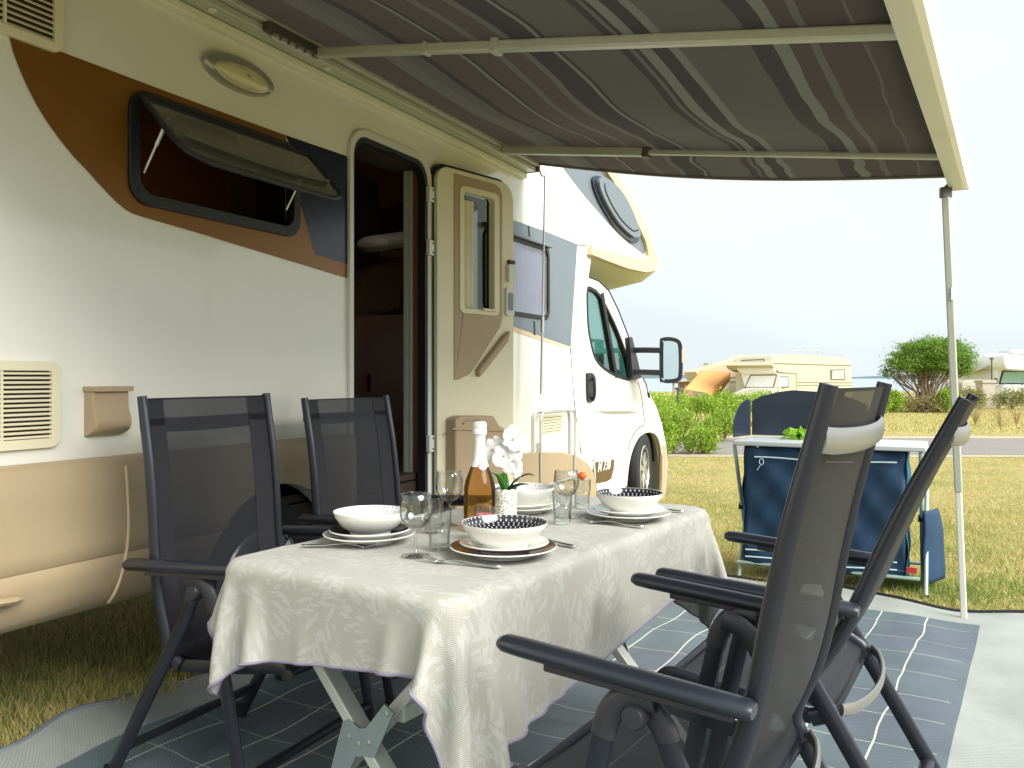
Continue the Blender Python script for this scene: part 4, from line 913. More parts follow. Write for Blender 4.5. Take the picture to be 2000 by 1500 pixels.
def matmat():
    m = bpy.data.materials.new('woven_mat'); m.use_nodes = True; nt = m.node_tree; N, L = nt.nodes, nt.links; b = N['Principled BSDF']
    uv = N.new('ShaderNodeUVMap'); sx = N.new('ShaderNodeSeparateXYZ'); L.new(uv.outputs[0], sx.inputs[0]); U, V_ = sx.outputs[0], sx.outputs[1]
    def mth(op, a, b_=None, c=None):
        n = N.new('ShaderNodeMath'); n.operation = op
        for i, q in enumerate((a, b_, c)):
            if q is None: continue
            if isinstance(q, (int, float)): n.inputs[i].default_value = q
            else: L.new(q, n.inputs[i])
        return n.outputs[0]
    nz = N.new('ShaderNodeTexNoise'); nz.inputs['Scale'].default_value = 2.6; nz.inputs['Detail'].default_value = 2; L.new(uv.outputs[0], nz.inputs['Vector'])
    wob = mth('MULTIPLY', mth('SUBTRACT', nz.outputs['Fac'], .5), .05)
    nz2 = N.new('ShaderNodeTexNoise'); nz2.inputs['Scale'].default_value = 3.4; nz2.inputs['Detail'].default_value = 1; L.new(uv.outputs[0], nz2.inputs['Vector'])
    wob2 = mth('MULTIPLY', mth('SUBTRACT', nz2.outputs['Fac'], .5), .03)
    Uw = mth('ADD', U, wob); Vw = mth('ADD', V_, wob2)
    def line(src, off, per, w):   # 1 on line
        f = mth('PINGPONG', mth('ADD', src, off), per/2); return mth('LESS_THAN', f, w)
    l1 = line(Vw, .445, .207, .0034); l2 = line(Uw, .08, .245, .0020)
    lines = mth('MULTIPLY', mth('MAXIMUM', l1, mth('MULTIPLY', l2, .7)), mth('LESS_THAN', V_, -.262))
    # broad tonal check
    ck1 = mth('GREATER_THAN', mth('PINGPONG', mth('ADD', V_, 5.1), .43), .215); ck2 = mth('GREATER_THAN', mth('PINGPONG', mth('ADD', U, .3), .49), .245)
    tone = mth('MULTIPLY', mth('ADD', ck1, ck2), .5)
    cm = N.new('ShaderNodeMix'); cm.data_type = 'RGBA'; cm.inputs[6].default_value = (.125, .178, .188, 1); cm.inputs[7].default_value = (.125, .15, .185, 1); L.new(tone, cm.inputs[0])
    # weave ribs
    rib = mth('SINE', mth('MULTIPLY', U, 2*math.pi/.011)); rb2 = mth('SINE', mth('MULTIPLY', V_, 2*math.pi/.02))
    rr = mth('ADD', .93, mth('MULTIPLY', mth('MULTIPLY', rib, rb2), .12))
    big = N.new('ShaderNodeTexNoise'); big.inputs['Scale'].default_value = 5; big.inputs['Detail'].default_value = 6; L.new(uv.outputs[0], big.inputs['Vector'])
    rr = mth('MULTIPLY', rr, mth('ADD', .72, mth('MULTIPLY', big.outputs['Fac'], .56)))
    c2 = N.new('ShaderNodeMix'); c2.data_type = 'RGBA'; c2.inputs[7].default_value = (.62, .64, .56, 1); L.new(cm.outputs[2], c2.inputs[6]); L.new(lines, c2.inputs[0])
    # border
    inb = mth('MULTIPLY', mth('MULTIPLY', mth('GREATER_THAN', V_, -2.47), mth('LESS_THAN', V_, -.23)), mth('LESS_THAN', U, 4.46))
    c3 = N.new('ShaderNodeMix'); c3.data_type = 'RGBA'; c3.inputs[6].default_value = (.37, .395, .365, 1); L.new(c2.outputs[2], c3.inputs[7]); L.new(inb, c3.inputs[0])
    c4 = N.new('ShaderNodeMix'); c4.data_type = 'RGBA'; c4.blend_type = 'MULTIPLY'; c4.inputs[0].default_value = 1; L.new(c3.outputs[2], c4.inputs[6])
    cc = N.new('ShaderNodeCombineColor'); [L.new(rr, cc.inputs[i]) for i in range(3)]; L.new(cc.outputs[0], c4.inputs[7])
    L.new(c4.outputs[2], b.inputs['Base Color']); b.inputs['Roughness'].default_value = .55; b.inputs['Specular IOR Level'].default_value = .35
    bp = N.new('ShaderNodeBump'); bp.inputs['Distance'].default_value = .0015; bp.inputs['Strength'].default_value = .6; L.new(mth('MULTIPLY', rib, rb2), bp.inputs['Height'])
    bp2 = N.new('ShaderNodeBump'); bp2.inputs['Distance'].default_value = .02; bp2.inputs['Strength'].default_value = .45; nz3 = N.new('ShaderNodeTexNoise'); nz3.inputs['Scale'].default_value = 1; nz3.inputs['Detail'].default_value = 3
    mpp = N.new('ShaderNodeMapping'); mpp.inputs['Scale'].default_value = (9, 2.0, 1); L.new(uv.outputs[0], mpp.inputs['Vector']); L.new(mpp.outputs[0], nz3.inputs['Vector']); L.new(nz3.outputs['Fac'], bp2.inputs['Height']); L.new(bp.outputs[0], bp2.inputs['Normal']); L.new(bp2.outputs[0], b.inputs['Normal'])
    return m
mb = MB(); mb.grid(rows)
rug = mb.build('ground_mat', matmat(), uv=uvs, ang=180, recalc=False)
tag(rug, 'blue-grey checked woven camping mat with pale borders spread on the grass under the table', 'camping mat')
mb = MB(); eb = [r[0]+Vector((0, 0, .003)) for r in rows]; mb.tube(eb, .007, 6); 
mb.build('edge_binding', M['grey_decal'], rug)
mb = MB(); mb.tube([p+Vector((0, 0, .003)) for p in rows[-1]], .010, 6); mb.build('edge_binding', M['rubber'], rug)

# ================================================================== TABLE
e_l = Vector((.55, .835, 0)).normalized(); e_w = Vector((e_l.y, -e_l.x, 0)); T0 = Vector((-.69, 1.98, 0)); TL, TW, TZ = 1.41, .69, .735
def TP(a, b, z): return T0+e_l*a+e_w*b+Vector((0, 0, z))
tb = thing('folding_table', 'folding camping table with white crossed metal legs under the patterned cloth', 'table', TP(TL/2, TW/2, 0), math.atan2(e_l.y, e_l.x))
mb = MB(); rr_ = rrect(.008, .008, TL-.008, TW-.008, .05); K_ = len(rr_)
mb.add([TP(a, b, TZ-.004) for a, b in rr_]+[TP(a, b, TZ-.030) for a, b in rr_], [tuple(range(K_)), tuple(range(2*K_-1, K_-1, -1))]+[(i, (i+1) % K_, K_+(i+1) % K_, K_+i) for i in range(K_)]); mb.build('tabletop', M['leg_grey'], tb, bevel=.006)
mb = MB()
for a in (.12, TL-.12):
    mb.beam(TP(a, .04, TZ-.045), TP(a, TW-.04, TZ-.045), .03, .03)
mb.build('underframe', M['leg_grey'], tb, bevel=.003)
for i, a in enumerate((.15, TL-.15)):
    for j, (s, b0_, b1_) in enumerate(((-.016, .03, TW-.03), (.016, TW-.03, .03))):
        mb = MB(); mb.beam(TP(a+s, b0_, TZ-.05), TP(a+s, b1_, .012), .028, .045, tuple(e_l)); lg = mb.build('leg', M['leg_grey'], tb, bevel=.004)
    # zinc hinge plate at the crossing, facing the near end
    aa = a-.036 if i == 0 else a+.036
    cz_ = (TZ-.05+.012)/2; CP = Plane((TP(aa, TW/2, 0).x, TP(aa, TW/2, 0).y), (e_w.x, e_w.y))
    hp = [(-.105, -.135), (-.075, -.15), (-.01, -.035), (.01, -.03), (.045, -.025), (.10, .085), (.075, .10), (.02, .035), (-.0, .03), (-.03, .045), (-.05, .035)]
    mb = MB(); mb.prism(CP, [(-x if i else x, cz_+z) for x, z in hp], -.002, .003) if i else mb.prism(CP, [(x, cz_+z) for x, z in hp], -.002, .003)
    for x, z in ((-.085, -.125), (-.03, .005), (.0, -.005), (.03, .005), (.082, .08)): mb.lathe(CP.w(x, cz_+z, .003), [(.007, -.001), (.007, .002), (0, .004)], 10, ax=CP.N.to_3d())
    mb.build('hinge_plate', M['zinc'], tb)
mb = MB(); mb.beam(TP(.15, TW*.62, .42), TP(TL-.15, TW*.62, .42), .028, .045); mb.build('side_rail', M['leg_grey'], tb, bevel=.003)
# ---- tablecloth by position based dynamics
dropN, dropF, dropL, dropR = .165, .26, .19, .235
NA, NB = 104, 64
aa = np.linspace(-dropN, TL+dropF, NA); bb = np.linspace(-dropL, TW+dropR, NB)
A, B = np.meshgrid(aa, bb, indexing='ij'); P = np.stack([A, B, np.full_like(A, TZ+.004)], -1)
P[..., 2] += rng.normal(0, .0008, A.shape)
uvc = np.stack([A, B], -1).reshape(-1, 2)
Vv = np.zeros_like(P); da = aa[1]-aa[0]; db = bb[1]-bb[0]; dt = .012
def con(P, i0, i1, rest, k):
    d = P[i1]-P[i0]; l = np.sqrt((d**2).sum(-1, keepdims=True))+1e-9; c = d*(.5*k*(l-rest)/l); P[i0] += c; P[i1] -= c
S = slice
pairs = []
for par in (0, 1):
    def sl(n, s, st, o): return S(st, n-o, s)
    pairs.append(((S(par, NA-1, 2), S(None)), (S(par+1, NA, 2), S(None)), da, 1.0))
    pairs.append(((S(None), S(par, NB-1, 2)), (S(None), S(par+1, NB, 2)), db, 1.0))
dd = math.hypot(da, db)
for par in (0, 1):
    pairs.append(((S(par, NA-1, 2), S(0, NB-1)), (S(par+1, NA, 2), S(1, NB)), dd, .35))
    pairs.append(((S(par, NA-1, 2), S(1, NB)), (S(par+1, NA, 2), S(0, NB-1)), dd, .35))
for par in range(4):
    if True:
        pairs.append(((S(par, NA-2, 4), S(None)), (S(par+2, NA, 4), S(None)), 2*da, .25))
        pairs.append(((S(None), S(par, NB-2, 4)), (S(None), S(par+2, NB, 4)), 2*db, .25))
fix = []
for i0, i1, r_, k in pairs:
    n0 = P[i0].shape; n1 = P[i1].shape; a_ = min(n0[0], n1[0]); b_ = min(n0[1], n1[1])
    def trim(ix, n, full, cnt):
        return S(ix.start, (ix.start or 0)+cnt*(ix.step or 1) if ix.start is not None else None, ix.step) if ix.start is not None else ix
    i0 = (trim(i0[0], n0[0], NA, a_), trim(i0[1], n0[1], NB, b_)); i1 = (trim(i1[0], n1[0], NA, a_), trim(i1[1], n1[1], NB, b_))
    fix.append((i0, i1, r_, k))
_th = R(5.6); _xc, _yc = TL/2, TW/2
_X = _xc+(A-_xc)*math.cos(_th)+(B-_yc)*math.sin(_th); _Y = _yc-(A-_xc)*math.sin(_th)+(B-_yc)*math.cos(_th)
P[..., 0] = _X; P[..., 1] = _Y+.006
inner_mask = (_X > .05) & (_X < TL-.05) & (_Y > .05) & (_Y < TW-.05)
P0_ = P.copy()
for step in range(230):
    Vv[..., 2] -= 9.8*dt; Vv *= .985 if step < 150 else .93
    Q = P+Vv*dt
    if step < 60: Q[..., :2] += 0.00006*np.sin(A*19+B*13+1.0)[..., None]*(~inner_mask)[..., None]
    for it in range(7):
        for i0, i1, r_, k in fix: con(Q, i0, i1, r_, k)
        x, y, z = Q[..., 0], Q[..., 1], Q[..., 2]
        # table solid with rounded edge
        rc = .05; cx_ = np.clip(x, rc, TL-rc); cy_ = np.clip(y, rc, TW-rc); vx, vy = x-cx_, y-cy_; ds = np.sqrt(vx*vx+vy*vy)
        ps = rc+.004-ds; pt_ = TZ+.002-z; ins = (ps > 0) & (pt_ > 0); up_ = ins & ((pt_ < ps) | (ds < 1e-6)); sdm = ins & ~up_
        Q[..., 2][up_] = TZ+.002
        f_ = (rc+.004)/np.maximum(ds, 1e-6); Q[..., 0][sdm] = (cx_+vx*f_)[sdm]; Q[..., 1][sdm] = (cy_+vy*f_)[sdm]
        Q[inner_mask] = P0_[inner_mask]*np.array([1, 1, 0])+np.array([0, 0, TZ+.002])
    Vv = (Q-P)/dt; sp = np.sqrt((Vv**2).sum(-1, keepdims=True)); Vv *= np.minimum(1, 2.0/(sp+1e-6)); P = Q
Pw = [[TP(float(P[i, j, 0]), float(P[i, j, 1]), float(P[i, j, 2])) for j in range(NB)] for i in range(NA)]
mb = MB(); mb.grid(Pw)
def clothmat():
    m = bpy.data.materials.new('leaf_cloth'); m.use_nodes = True; nt = m.node_tree; N, L = nt.nodes, nt.links; b = N['Principled BSDF']
    uv = N.new('ShaderNodeUVMap'); out = None
    dn = N.new('ShaderNodeTexNoise'); dn.inputs['Scale'].default_value = 7; dn.inputs['Detail'].default_value = 1; L.new(uv.outputs[0], dn.inputs['Vector'])
    sb = N.new('ShaderNodeVectorMath'); sb.operation = 'SUBTRACT'; sb.inputs[1].default_value = (.5, .5, .5); L.new(dn.outputs['Color'], sb.inputs[0])
    sc = N.new('ShaderNodeVectorMath'); sc.operation = 'SCALE'; sc.inputs['Scale'].default_value = .018; L.new(sb.outputs[0], sc.inputs[0])
    ad = N.new('ShaderNodeVectorMath'); L.new(uv.outputs[0], ad.inputs[0]); L.new(sc.outputs[0], ad.inputs[1])
    for i, (rot, lx, ly, th_) in enumerate(((15, 15, 62, .34), (62, 16, 66, .33), (112, 15, 64, .33), (155, 17, 70, .32), (88, 22, 90, .30))):
        mp = N.new('ShaderNodeMapping'); mp.vector_type = 'POINT'; r0 = N.new('ShaderNodeVectorRotate'); r0.rotation_type = 'Z_AXIS'; r0.inputs['Angle'].default_value = R(rot)
        L.new(ad.outputs[0], r0.inputs['Vector']); mp.inputs['Scale'].default_value = (lx, ly, 1); mp.inputs['Location'].default_value = (i*3.7, i*5.1, i*1.3); L.new(r0.outputs[0], mp.inputs['Vector'])
        v = N.new('ShaderNodeTexVoronoi'); v.voronoi_dimensions = '2D'; v.inputs['Scale'].default_value = 1; v.inputs['Randomness'].default_value = .9; L.new(mp.outputs[0], v.inputs['Vector'])
        # patchy: only where a broad noise allows this direction
        pn = N.new('ShaderNodeTexNoise'); pn.inputs['Scale'].default_value = 9; pn.inputs['Detail'].default_value = 0; mp2 = N.new('ShaderNodeMapping'); mp2.inputs['Location'].default_value = (i*11.3, i*7.7, 0); L.new(uv.outputs[0], mp2.inputs['Vector']); L.new(mp2.outputs[0], pn.inputs['Vector'])
        g = N.new('ShaderNodeMath'); g.operation = 'GREATER_THAN'; g.inputs[1].default_value = .60; L.new(pn.outputs['Fac'], g.inputs[0])
        r = N.new('ShaderNodeMapRange'); r.inputs['From Min'].default_value = th_+.05; r.inputs['From Max'].default_value = th_-.05; L.new(v.outputs['Distance'], r.inputs['Value'])
        mm = N.new('ShaderNodeMath'); mm.operation = 'MULTIPLY'; L.new(r.outputs[0], mm.inputs[0]); L.new(g.outputs[0], mm.inputs[1])
        if out is None: out = mm.outputs[0]
        else:
            x = N.new('ShaderNodeMath'); x.operation = 'MAXIMUM'; L.new(out, x.inputs[0]); L.new(mm.outputs[0], x.inputs[1]); out = x.outputs[0]
    cm = N.new('ShaderNodeMix'); cm.data_type = 'RGBA'; cm.inputs[6].default_value = (.385, .38, .335, 1); cm.inputs[7].default_value = (.475, .49, .46, 1)
    f = N.new('ShaderNodeMath'); f.operation = 'MULTIPLY'; f.inputs[1].default_value = .62; L.new(out, f.inputs[0]); L.new(f.outputs[0], cm.inputs[0])
    # weave
    sx = N.new('ShaderNodeSeparateXYZ'); L.new(uv.outputs[0], sx.inputs[0]); ws_ = []
    for k in (0, 1):
        a = N.new('ShaderNodeMath'); a.operation = 'MULTIPLY'; a.inputs[1].default_value = 2*math.pi/.0042; L.new(sx.outputs[k], a.inputs[0]); s = N.new('ShaderNodeMath'); s.operation = 'SINE'; L.new(a.outputs[0], s.inputs[0]); ws_.append(s.outputs[0])
    p = N.new('ShaderNodeMath'); p.operation = 'MULTIPLY'; L.new(ws_[0], p.inputs[0]); L.new(ws_[1], p.inputs[1])
    r = N.new('ShaderNodeMapRange'); r.inputs['From Min'].default_value = -1; r.inputs['To Min'].default_value = .80; r.inputs['To Max'].default_value = 1.1; L.new(p.outputs[0], r.inputs['Value'])
    cc = N.new('ShaderNodeCombineColor'); [L.new(r.outputs[0], cc.inputs[i]) for i in range(3)]
    m4 = N.new('ShaderNodeMix'); m4.data_type = 'RGBA'; m4.blend_type = 'MULTIPLY'; m4.inputs[0].default_value = 1; L.new(cm.outputs[2], m4.inputs[6]); L.new(cc.outputs[0], m4.inputs[7])
    L.new(m4.outputs[2], b.inputs['Base Color']); b.inputs['Roughness'].default_value = .6; b.inputs['Sheen Weight'].default_value = .2
    bp = N.new('ShaderNodeBump'); bp.inputs['Distance'].default_value = .001; bp.inputs['Strength'].default_value = .5; L.new(p.outputs[0], bp.inputs['Height']); L.new(bp.outputs[0], b.inputs['Normal'])
    return m
cl = mb.build('tablecloth', clothmat(), uv=uvc, ang=180, recalc=False)
md = cl.modifiers.new('sub', 'SUBSURF'); md.levels = 0; md.render_levels = 1
tag(cl, 'pale grey tablecloth with white leaf pattern and violet hem draped over the table', 'tablecloth')
bd_ = [Pw[i][0] for i in range(NA)]+[Pw[NA-1][j] for j in range(1, NB)]+[Pw[i][NB-1] for i in range(NA-2, -1, -1)]+[Pw[0][j] for j in range(NB-2, 0, -1)]
mb = MB(); mb.tube(bd_, .0035, 6, closed=True); mb.build('hem', mat('violet_hem', (.22, .20, .28), .7), cl)

# ================================================================== CHAIRS
def profile(r):
    """back tube centre line (y,z) from seat front over to the top; pivot at y=0,z=.65"""
    k = r/.475
    return [(.10, .375), (.058, .40), (.022+k*.2, .45), (.004+k*.1, .55), (0, .65), (.006-k*.13, .78), (.008-k*.27, .92), (.003-k*.39, 1.04), (-r, 1.125)]
def make_chair(name, label, loc, g, r=.1, over=.02, top=1.125, tilt=.03, brace='frame_silver', group='high-backed folding chairs around the table'):
    loc = Vector((loc[0], loc[1], 0)); rz = math.atan2(g[1], g[0])-math.pi/2
    t = thing(name, label, 'chair', loc, rz, group)
    Mx = Matrix.Translation(loc)@Matrix.Rotation(rz, 4, 'Z')
    def p(x, y, z): return Mx@Vector((x, y, z))
    pr = profile(r); k = (top-.65)/(1.125-.65); pr = [(y, z if z < .65 else .65+(z-.65)*k) for y, z in pr]
    prs = [tuple(v) for v in smooth_poly(pr, 4)]
    hw = .252
    for s in (-1, 1):
        mb = MB(); mb.tube([p(s*hw, y, z) for y, z in prs], .0125, 12, b=list(np.linspace(.021, .0145, len(prs))), up=Mx.to_3x3()@Vector((1, 0, 0))); mb.build('back_tube', M['frame_black'], t)
        a0 = p(s*.292, -over, .645); a1 = p(s*.292, .46, .675)
        mb = MB(); a = Vector(a0); n = 12; 
        pts = [a.lerp(a1, q) for q in (0, .02, .3, .6, .9, .97, .995, 1.0)]
        mb.tube(pts, [.012, .0165, .017, .017, .017, .016, .011, .004], 14, b=[.02, .026, .027, .027, .026, .024, .018, .008]); arm = mb.build('armrest', M['frame_black'], t, ang=50)
        mb = MB(); mb.beam(p(s*.292, .02, .632), p(s*.292, .36, .650), .030, .016); mb.build('arm_rail', M['knuckle'], arm, bevel=.003)
        jx = s*.287; J = (.2, .615)
        fp = [tuple(v) for v in smooth_poly([(.155, .628), (.205, .622), (.240, .585), (.262, .50), (.315, .25), (.365, .012)], 5)]
        mb = MB(); mb.tube([p(jx+.0*s, y, z) for y, z in fp], .0115, 12, b=.021, up=Mx.to_3x3()@Vector((1, 0, 0))); lg = mb.build('leg', M['frame_black'], t)
        mb = MB(); mb.tube([p(jx, y, z) for y, z in fp[:14]], .014, 12, b=.0235, up=Mx.to_3x3()@Vector((1, 0, 0))); mb.build('elbow', M['knuckle'], lg)
        mb = MB(); e = fp[-1]; mb.tube([p(jx, e[0]-.008, .05), p(jx, e[0]+.002, .0)], .015, 10, b=.025, up=Mx.to_3x3()@Vector((1, 0, 0))); mb.build('foot', M['rubber'], lg)
        rp = [tuple(v) for v in smooth_poly([(.225, .618), (.185, .606), (.15, .57), (.12, .50), (-.03, .25), (-.17, .012)], 5)]
        jx2 = s*.262
        mb = MB(); mb.tube([p(jx2-(.0 if z > .5 else 0), y, z) for y, z in rp], .0115, 12, b=.021, up=Mx.to_3x3()@Vector((1, 0, 0))); lg = mb.build('leg', M['frame_black'], t)
        mb = MB(); mb.tube([p(jx2, y, z) for y, z in rp[:13]], .014, 12, b=.0235, up=Mx.to_3x3()@Vector((1, 0, 0))); mb.build('elbow', M['knuckle'], lg)
        mb = MB(); e = rp[-1]; mb.tube([p(jx2, e[0]+.008, .05), p(jx2, e[0]-.002, .0)], .015, 10, b=.025, up=Mx.to_3x3()@Vector((1, 0, 0))); mb.build('foot', M['rubber'], lg)
        mb = MB(); mb.lathe(p(s*.300, .19, .595), [(.0, .008), (.018, .007), (.022, 0), (.022, -.02)], 18, ax=Mx.to_3x3()@Vector((s, 0, 0))); mb.build('pivot_cap', M['knuckle'], arm)
        mb = MB(); sp = smooth_poly([(.10, .375), (.2, .385), (.32, .40), (.42, .415), (.455, .41), (.462, .39)], 4)
        mb.tube([p(s*.245, y, z) for y, z in [tuple(v) for v in sp]], .011, 10, b=.018, up=Mx.to_3x3()@Vector((1, 0, 0))); mb.build('seat_tube', M['frame_black'], t)
    for y, z in ((.34, .12), (-.105, .12)):
        mb = MB(); ww = .287 if y > 0 else .262; mb.tube([p(-ww, y, z), p(ww, y, z)], .0125, 10, b=.019); mb.build('stretcher', M['frame_black'], t)
    mb = MB(); mb.tube([p(-.245, .45, .40), p(.245, .45, .40)], .011, 10); mb.tube([p(-.26, .06, .375), p(.26, .06, .375)], .011, 10); mb.build('seat_crossbar', M['frame_black'], t)
    # curved braces behind the back
    def ipr(z):
        for (y0, z0), (y1, z1) in zip(prs, prs[1:]):
            if z0 <= z <= z1 and z1 > z0: return y0+(y1-y0)*(z-z0)/(z1-z0)
        return prs[-1][0]
    for z, dep in ((.65+(1.045-.65)*k, .020), (.405, .050)):
        y = ipr(z) if z > .5 else .045; pts = []
        for i in range(17):
            q = i/16; x = -hw+2*hw*q; ar = math.sin(math.pi*q)**.6
            pts.append(p(x, y-.012-dep*ar, z-.01*ar))
        mb = MB(); mb.tube(pts, .021 if z > .5 else .014, 10, b=.007, up=(0, 0, 1)); mb.build('back_brace', M[brace], t)
    # textile back and seat
    rows = []; uv = []; zs = np.linspace(0, 1, 40); L_ = len(prs)
    for q in zs:
        f = q*(L_-1); i = min(int(f), L_-2); y = prs[i][0]+(prs[i+1][0]-prs[i][0])*(f-i); z = prs[i][1]+(prs[i+1][1]-prs[i][1])*(f-i)
        if q > .985: z -= .006
        r_ = []
        for x in np.linspace(-.255, .255, 13):
            c = 1-(x/.255)**2; r_.append(p(x, y-.022*c*min(1, q*3), z)); uv.append((x, z))
        rows.append(r_)
    mb = MB(); mb.grid(rows); bk = mb.build('backrest', M['textile'], t, uv=uv, ang=180, recalc=False)
    mb = MB(); iz = [i for i in range(40) if rows[i][0].z > .65+(1.035-.65)*k and rows[i][0].z < .65+(1.075-.65)*k]
    bo = (Mx.to_3x3()@Vector((0, .0015, 0)))
    if len(iz) > 1: mb.grid([[q+bo for q in rows[i]] for i in iz]); mb.grid([[q-bo for q in rows[i]] for i in iz])
    mb.grid([[q+bo for q in rows[i]] for i in (38, 39)])
    for s in (0, 10): mb.grid([[q+bo for q in rows[i][s:s+3]] for i in range(10, 40)])
    mb.build('seam_band', M['textile_band'], bk, recalc=False)
    rows = []; uv = []
    for q in np.linspace(0, 1, 22):
        y = .05+.415*q; z = .383+.03*q
        if q > .9: z -= (q-.9)*.30
        r_ = []
        for x in np.linspace(-.245, .245, 11):
            c = 1-(x/.245)**2; r_.append(p(x, y, z+.012-.022*c*(1-q*.5))); uv.append((x, y))
        rows.append(r_)
    mb = MB(); mb.grid(rows); mb.build('seat', M['textile'], t, uv=uv, ang=180, recalc=False)
    return t
GR = 'black high-backed folding garden chairs around the table'
make_chair('folding_chair', 'black high-back folding chair nearest the camera, its back cutting across the blue stand', (.523, 1.555), (-.842, .539), .112, .01, 1.150, group=GR)
make_chair('folding_chair', 'steeply reclined black folding chair seen edge-on in front of the awning leg', (.905, 2.12), (-.862, .507), .215, .01, 1.115, group=GR)
make_chair('folding_chair', 'leftmost black folding chair, standing in front of the beige motorhome skirt', (-.885, 2.575), (.905, -.425), .05, .06, 1.108, brace='frame_black', group=GR)
make_chair('folding_chair', 'black folding chair in front of the open motorhome doorway', (-.60, 3.33), (.885, -.465), .06, .04, 1.085, brace='frame_black', group=GR)

# ================================================================== TABLEWARE
TT = TZ+.0045
def tabp(px, py, Y=None):
    d = (H-TT)*F/(py-HY); return Vector(((px-CX)/F*d, d, TT))
def patt(name, base, mark, sc=1.0):
    m = bpy.data.materials.new(name); m.use_nodes = True; nt = m.node_tree; N, L = nt.nodes, nt.links; b = N['Principled BSDF']
    tc = N.new('ShaderNodeTexCoord'); sx = N.new('ShaderNodeSeparateXYZ'); L.new(tc.outputs['Object'], sx.inputs[0])
    def mth(op, a, b_=None):
        n = N.new('ShaderNodeMath'); n.operation = op
        for i, q in enumerate((a, b_)):
            if q is None: continue
            if isinstance(q, (int, float)): n.inputs[i].default_value = q
            else: L.new(q, n.inputs[i])
        return n.outputs[0]
    ang = mth('ARCTAN2', sx.outputs[1], sx.outputs[0]); rad = mth('SQRT', mth('ADD', mth('MULTIPLY', sx.outputs[0], sx.outputs[0]), mth('MULTIPLY', sx.outputs[1], sx.outputs[1])))
    a = mth('SINE', mth('MULTIPLY', ang, 44.0)); r = mth('SINE', mth('MULTIPLY', rad, 2*math.pi/.0085))
    sh = mth('SINE', mth('ADD', mth('MULTIPLY', ang, 44.0), mth('MULTIPLY', mth('FLOOR', mth('MULTIPLY', rad, 1/.0085)), math.pi)))
    k = mth('GREATER_THAN', mth('MULTIPLY', mth('ADD', sh, .0), mth('ABSOLUTE', r)), .52)
    cm = N.new('ShaderNodeMix'); cm.data_type = 'RGBA'; cm.inputs[6].default_value = (*base, 1); cm.inputs[7].default_value = (*mark, 1); L.new(k, cm.inputs[0])
    L.new(cm.outputs[2], b.inputs['Base Color']); b.inputs['Roughness'].default_value = .12; b.inputs['Coat Weight'].default_value = .4
    return m
M['pat_dark'] = patt('dark_glaze_pattern', (.015, .016, .022), (.42, .42, .42))
M['pat_light'] = patt('light_glaze_pattern', (.70, .70, .68), (.40, .41, .44))
M['glaze_black'] = mat('black_glaze', (.015, .015, .018), .15, var=.1)
M['glaze_brown'] = mat('brown_glaze', (.085, .040, .018), .15, var=.4, vscale=30)
M['glaze_grey'] = patt('grey_rim_pattern', (.72, .72, .70), (.18, .25, .27))
def plate_(name, label, c, r, m_top, z, small=False, group=None, dx=0.0):
    c = Vector((c[0], c[1], z)); f = r*.56
    prof = [(0, .004), (f*.92, .004), (f*.94, 0), (f, 0), (f*1.02, .006), (r*.8, .011), (r, .0205), (r*1.004, .0225), (r*.99, .0235), (r*.78, .0155), (r*.62, .0105), (0, .0100)]
    mis = [0]*8+[1, 1, 1]
    mb = MB(); mb.lathe((0, 0, 0), prof, 56, mis=mis)
    o = mb.build(name, [M['porcelain'], m_top], ang=40); o.location = c; tag(o, label, 'plate', group); return o
def bowl_(label, c, r, m_in, z, group=None):
    c = Vector((c[0], c[1], z)); f = r*.55
    prof = [(0, .004), (f*.9, .004), (f*.92, 0), (f, 0), (f*1.02, .006), (r*.80, .022), (r*.95, .043), (r, .0555), (r*1.0, .058), (r*.985, .0575), (r*.93, .043), (r*.76, .025), (r*.45, .013), (0, .011)]
    mis = [0]*9+[1, 1, 1, 1]
    mb = MB(); mb.lathe((0, 0, 0), prof, 64, mis=mis)
    o = mb.build('bowl', [M['porcelain'], m_in], ang=40); o.location = c; tag(o, label, 'bowl', group); return o
sets = [((721, 1040), .117, .102, .094, 'glaze_grey', 'glaze_black', 'pat_light', 'left place setting'),
        ((983, 1065), .127, .106, .102, 'glaze_brown', 'porcelain', 'pat_dark', 'front place setting'),
        ((1227, 998), .126, .106, .100, 'glaze_grey', 'porcelain', 'pat_dark', 'place setting'),
        ((1019, 985), .120, .104, .100, 'porcelain', 'porcelain', 'pat_light', 'place setting')]
labs = [('large white dinner plate under the left stack near the black chairs', 'small plate with black face under the pale-lined bowl at the left', 'shallow white bowl with pale lining, leftmost on the table'),
        ('large dinner plate with brown glazed rim at the front of the table', 'small white plate between the brown-rimmed plate and the front bowl', 'white bowl with black patterned inside at the front of the table'),
        ('large dinner plate with grey patterned rim at the right end of the table', 'small white plate under the right-hand black-lined bowl', 'white bowl with black patterned inside at the right in front of the wheel'),
        ('large plain white plate partly hidden behind the orchid pot', 'small plain white plate under the bowl behind the orchid pot', 'white pale-lined bowl half hidden behind the orchid pot')]
centres = []
for (px, ro, rm, rb, mo, mm_, mi, nm), lb in zip(sets, labs):
    d = (H-TT-.0225)*F/(px[1]-HY); c = ((px[0]-CX)/F*d, d); centres.append(c)
    plate_('dinner_plate', lb[0], c, ro, M[mo], TT, group='large dinner plates')
    plate_('side_plate', lb[1], (c[0]+.002, c[1]-.002), rm, M[mm_], TT+.0105, group='small plates')
    bowl_(lb[2], (c[0]+.003, c[1]), rb, M[mi], TT+.0212, group='shallow bowls')
def lathe_obj(name, m, c, prof, label, cat, seg=40, group=None, ang=50):
    mb = MB(); mb.lathe((0, 0, 0), prof, seg); o = mb.build(name, m, ang=ang); o.location = c; tag(o, label, cat, group); return o
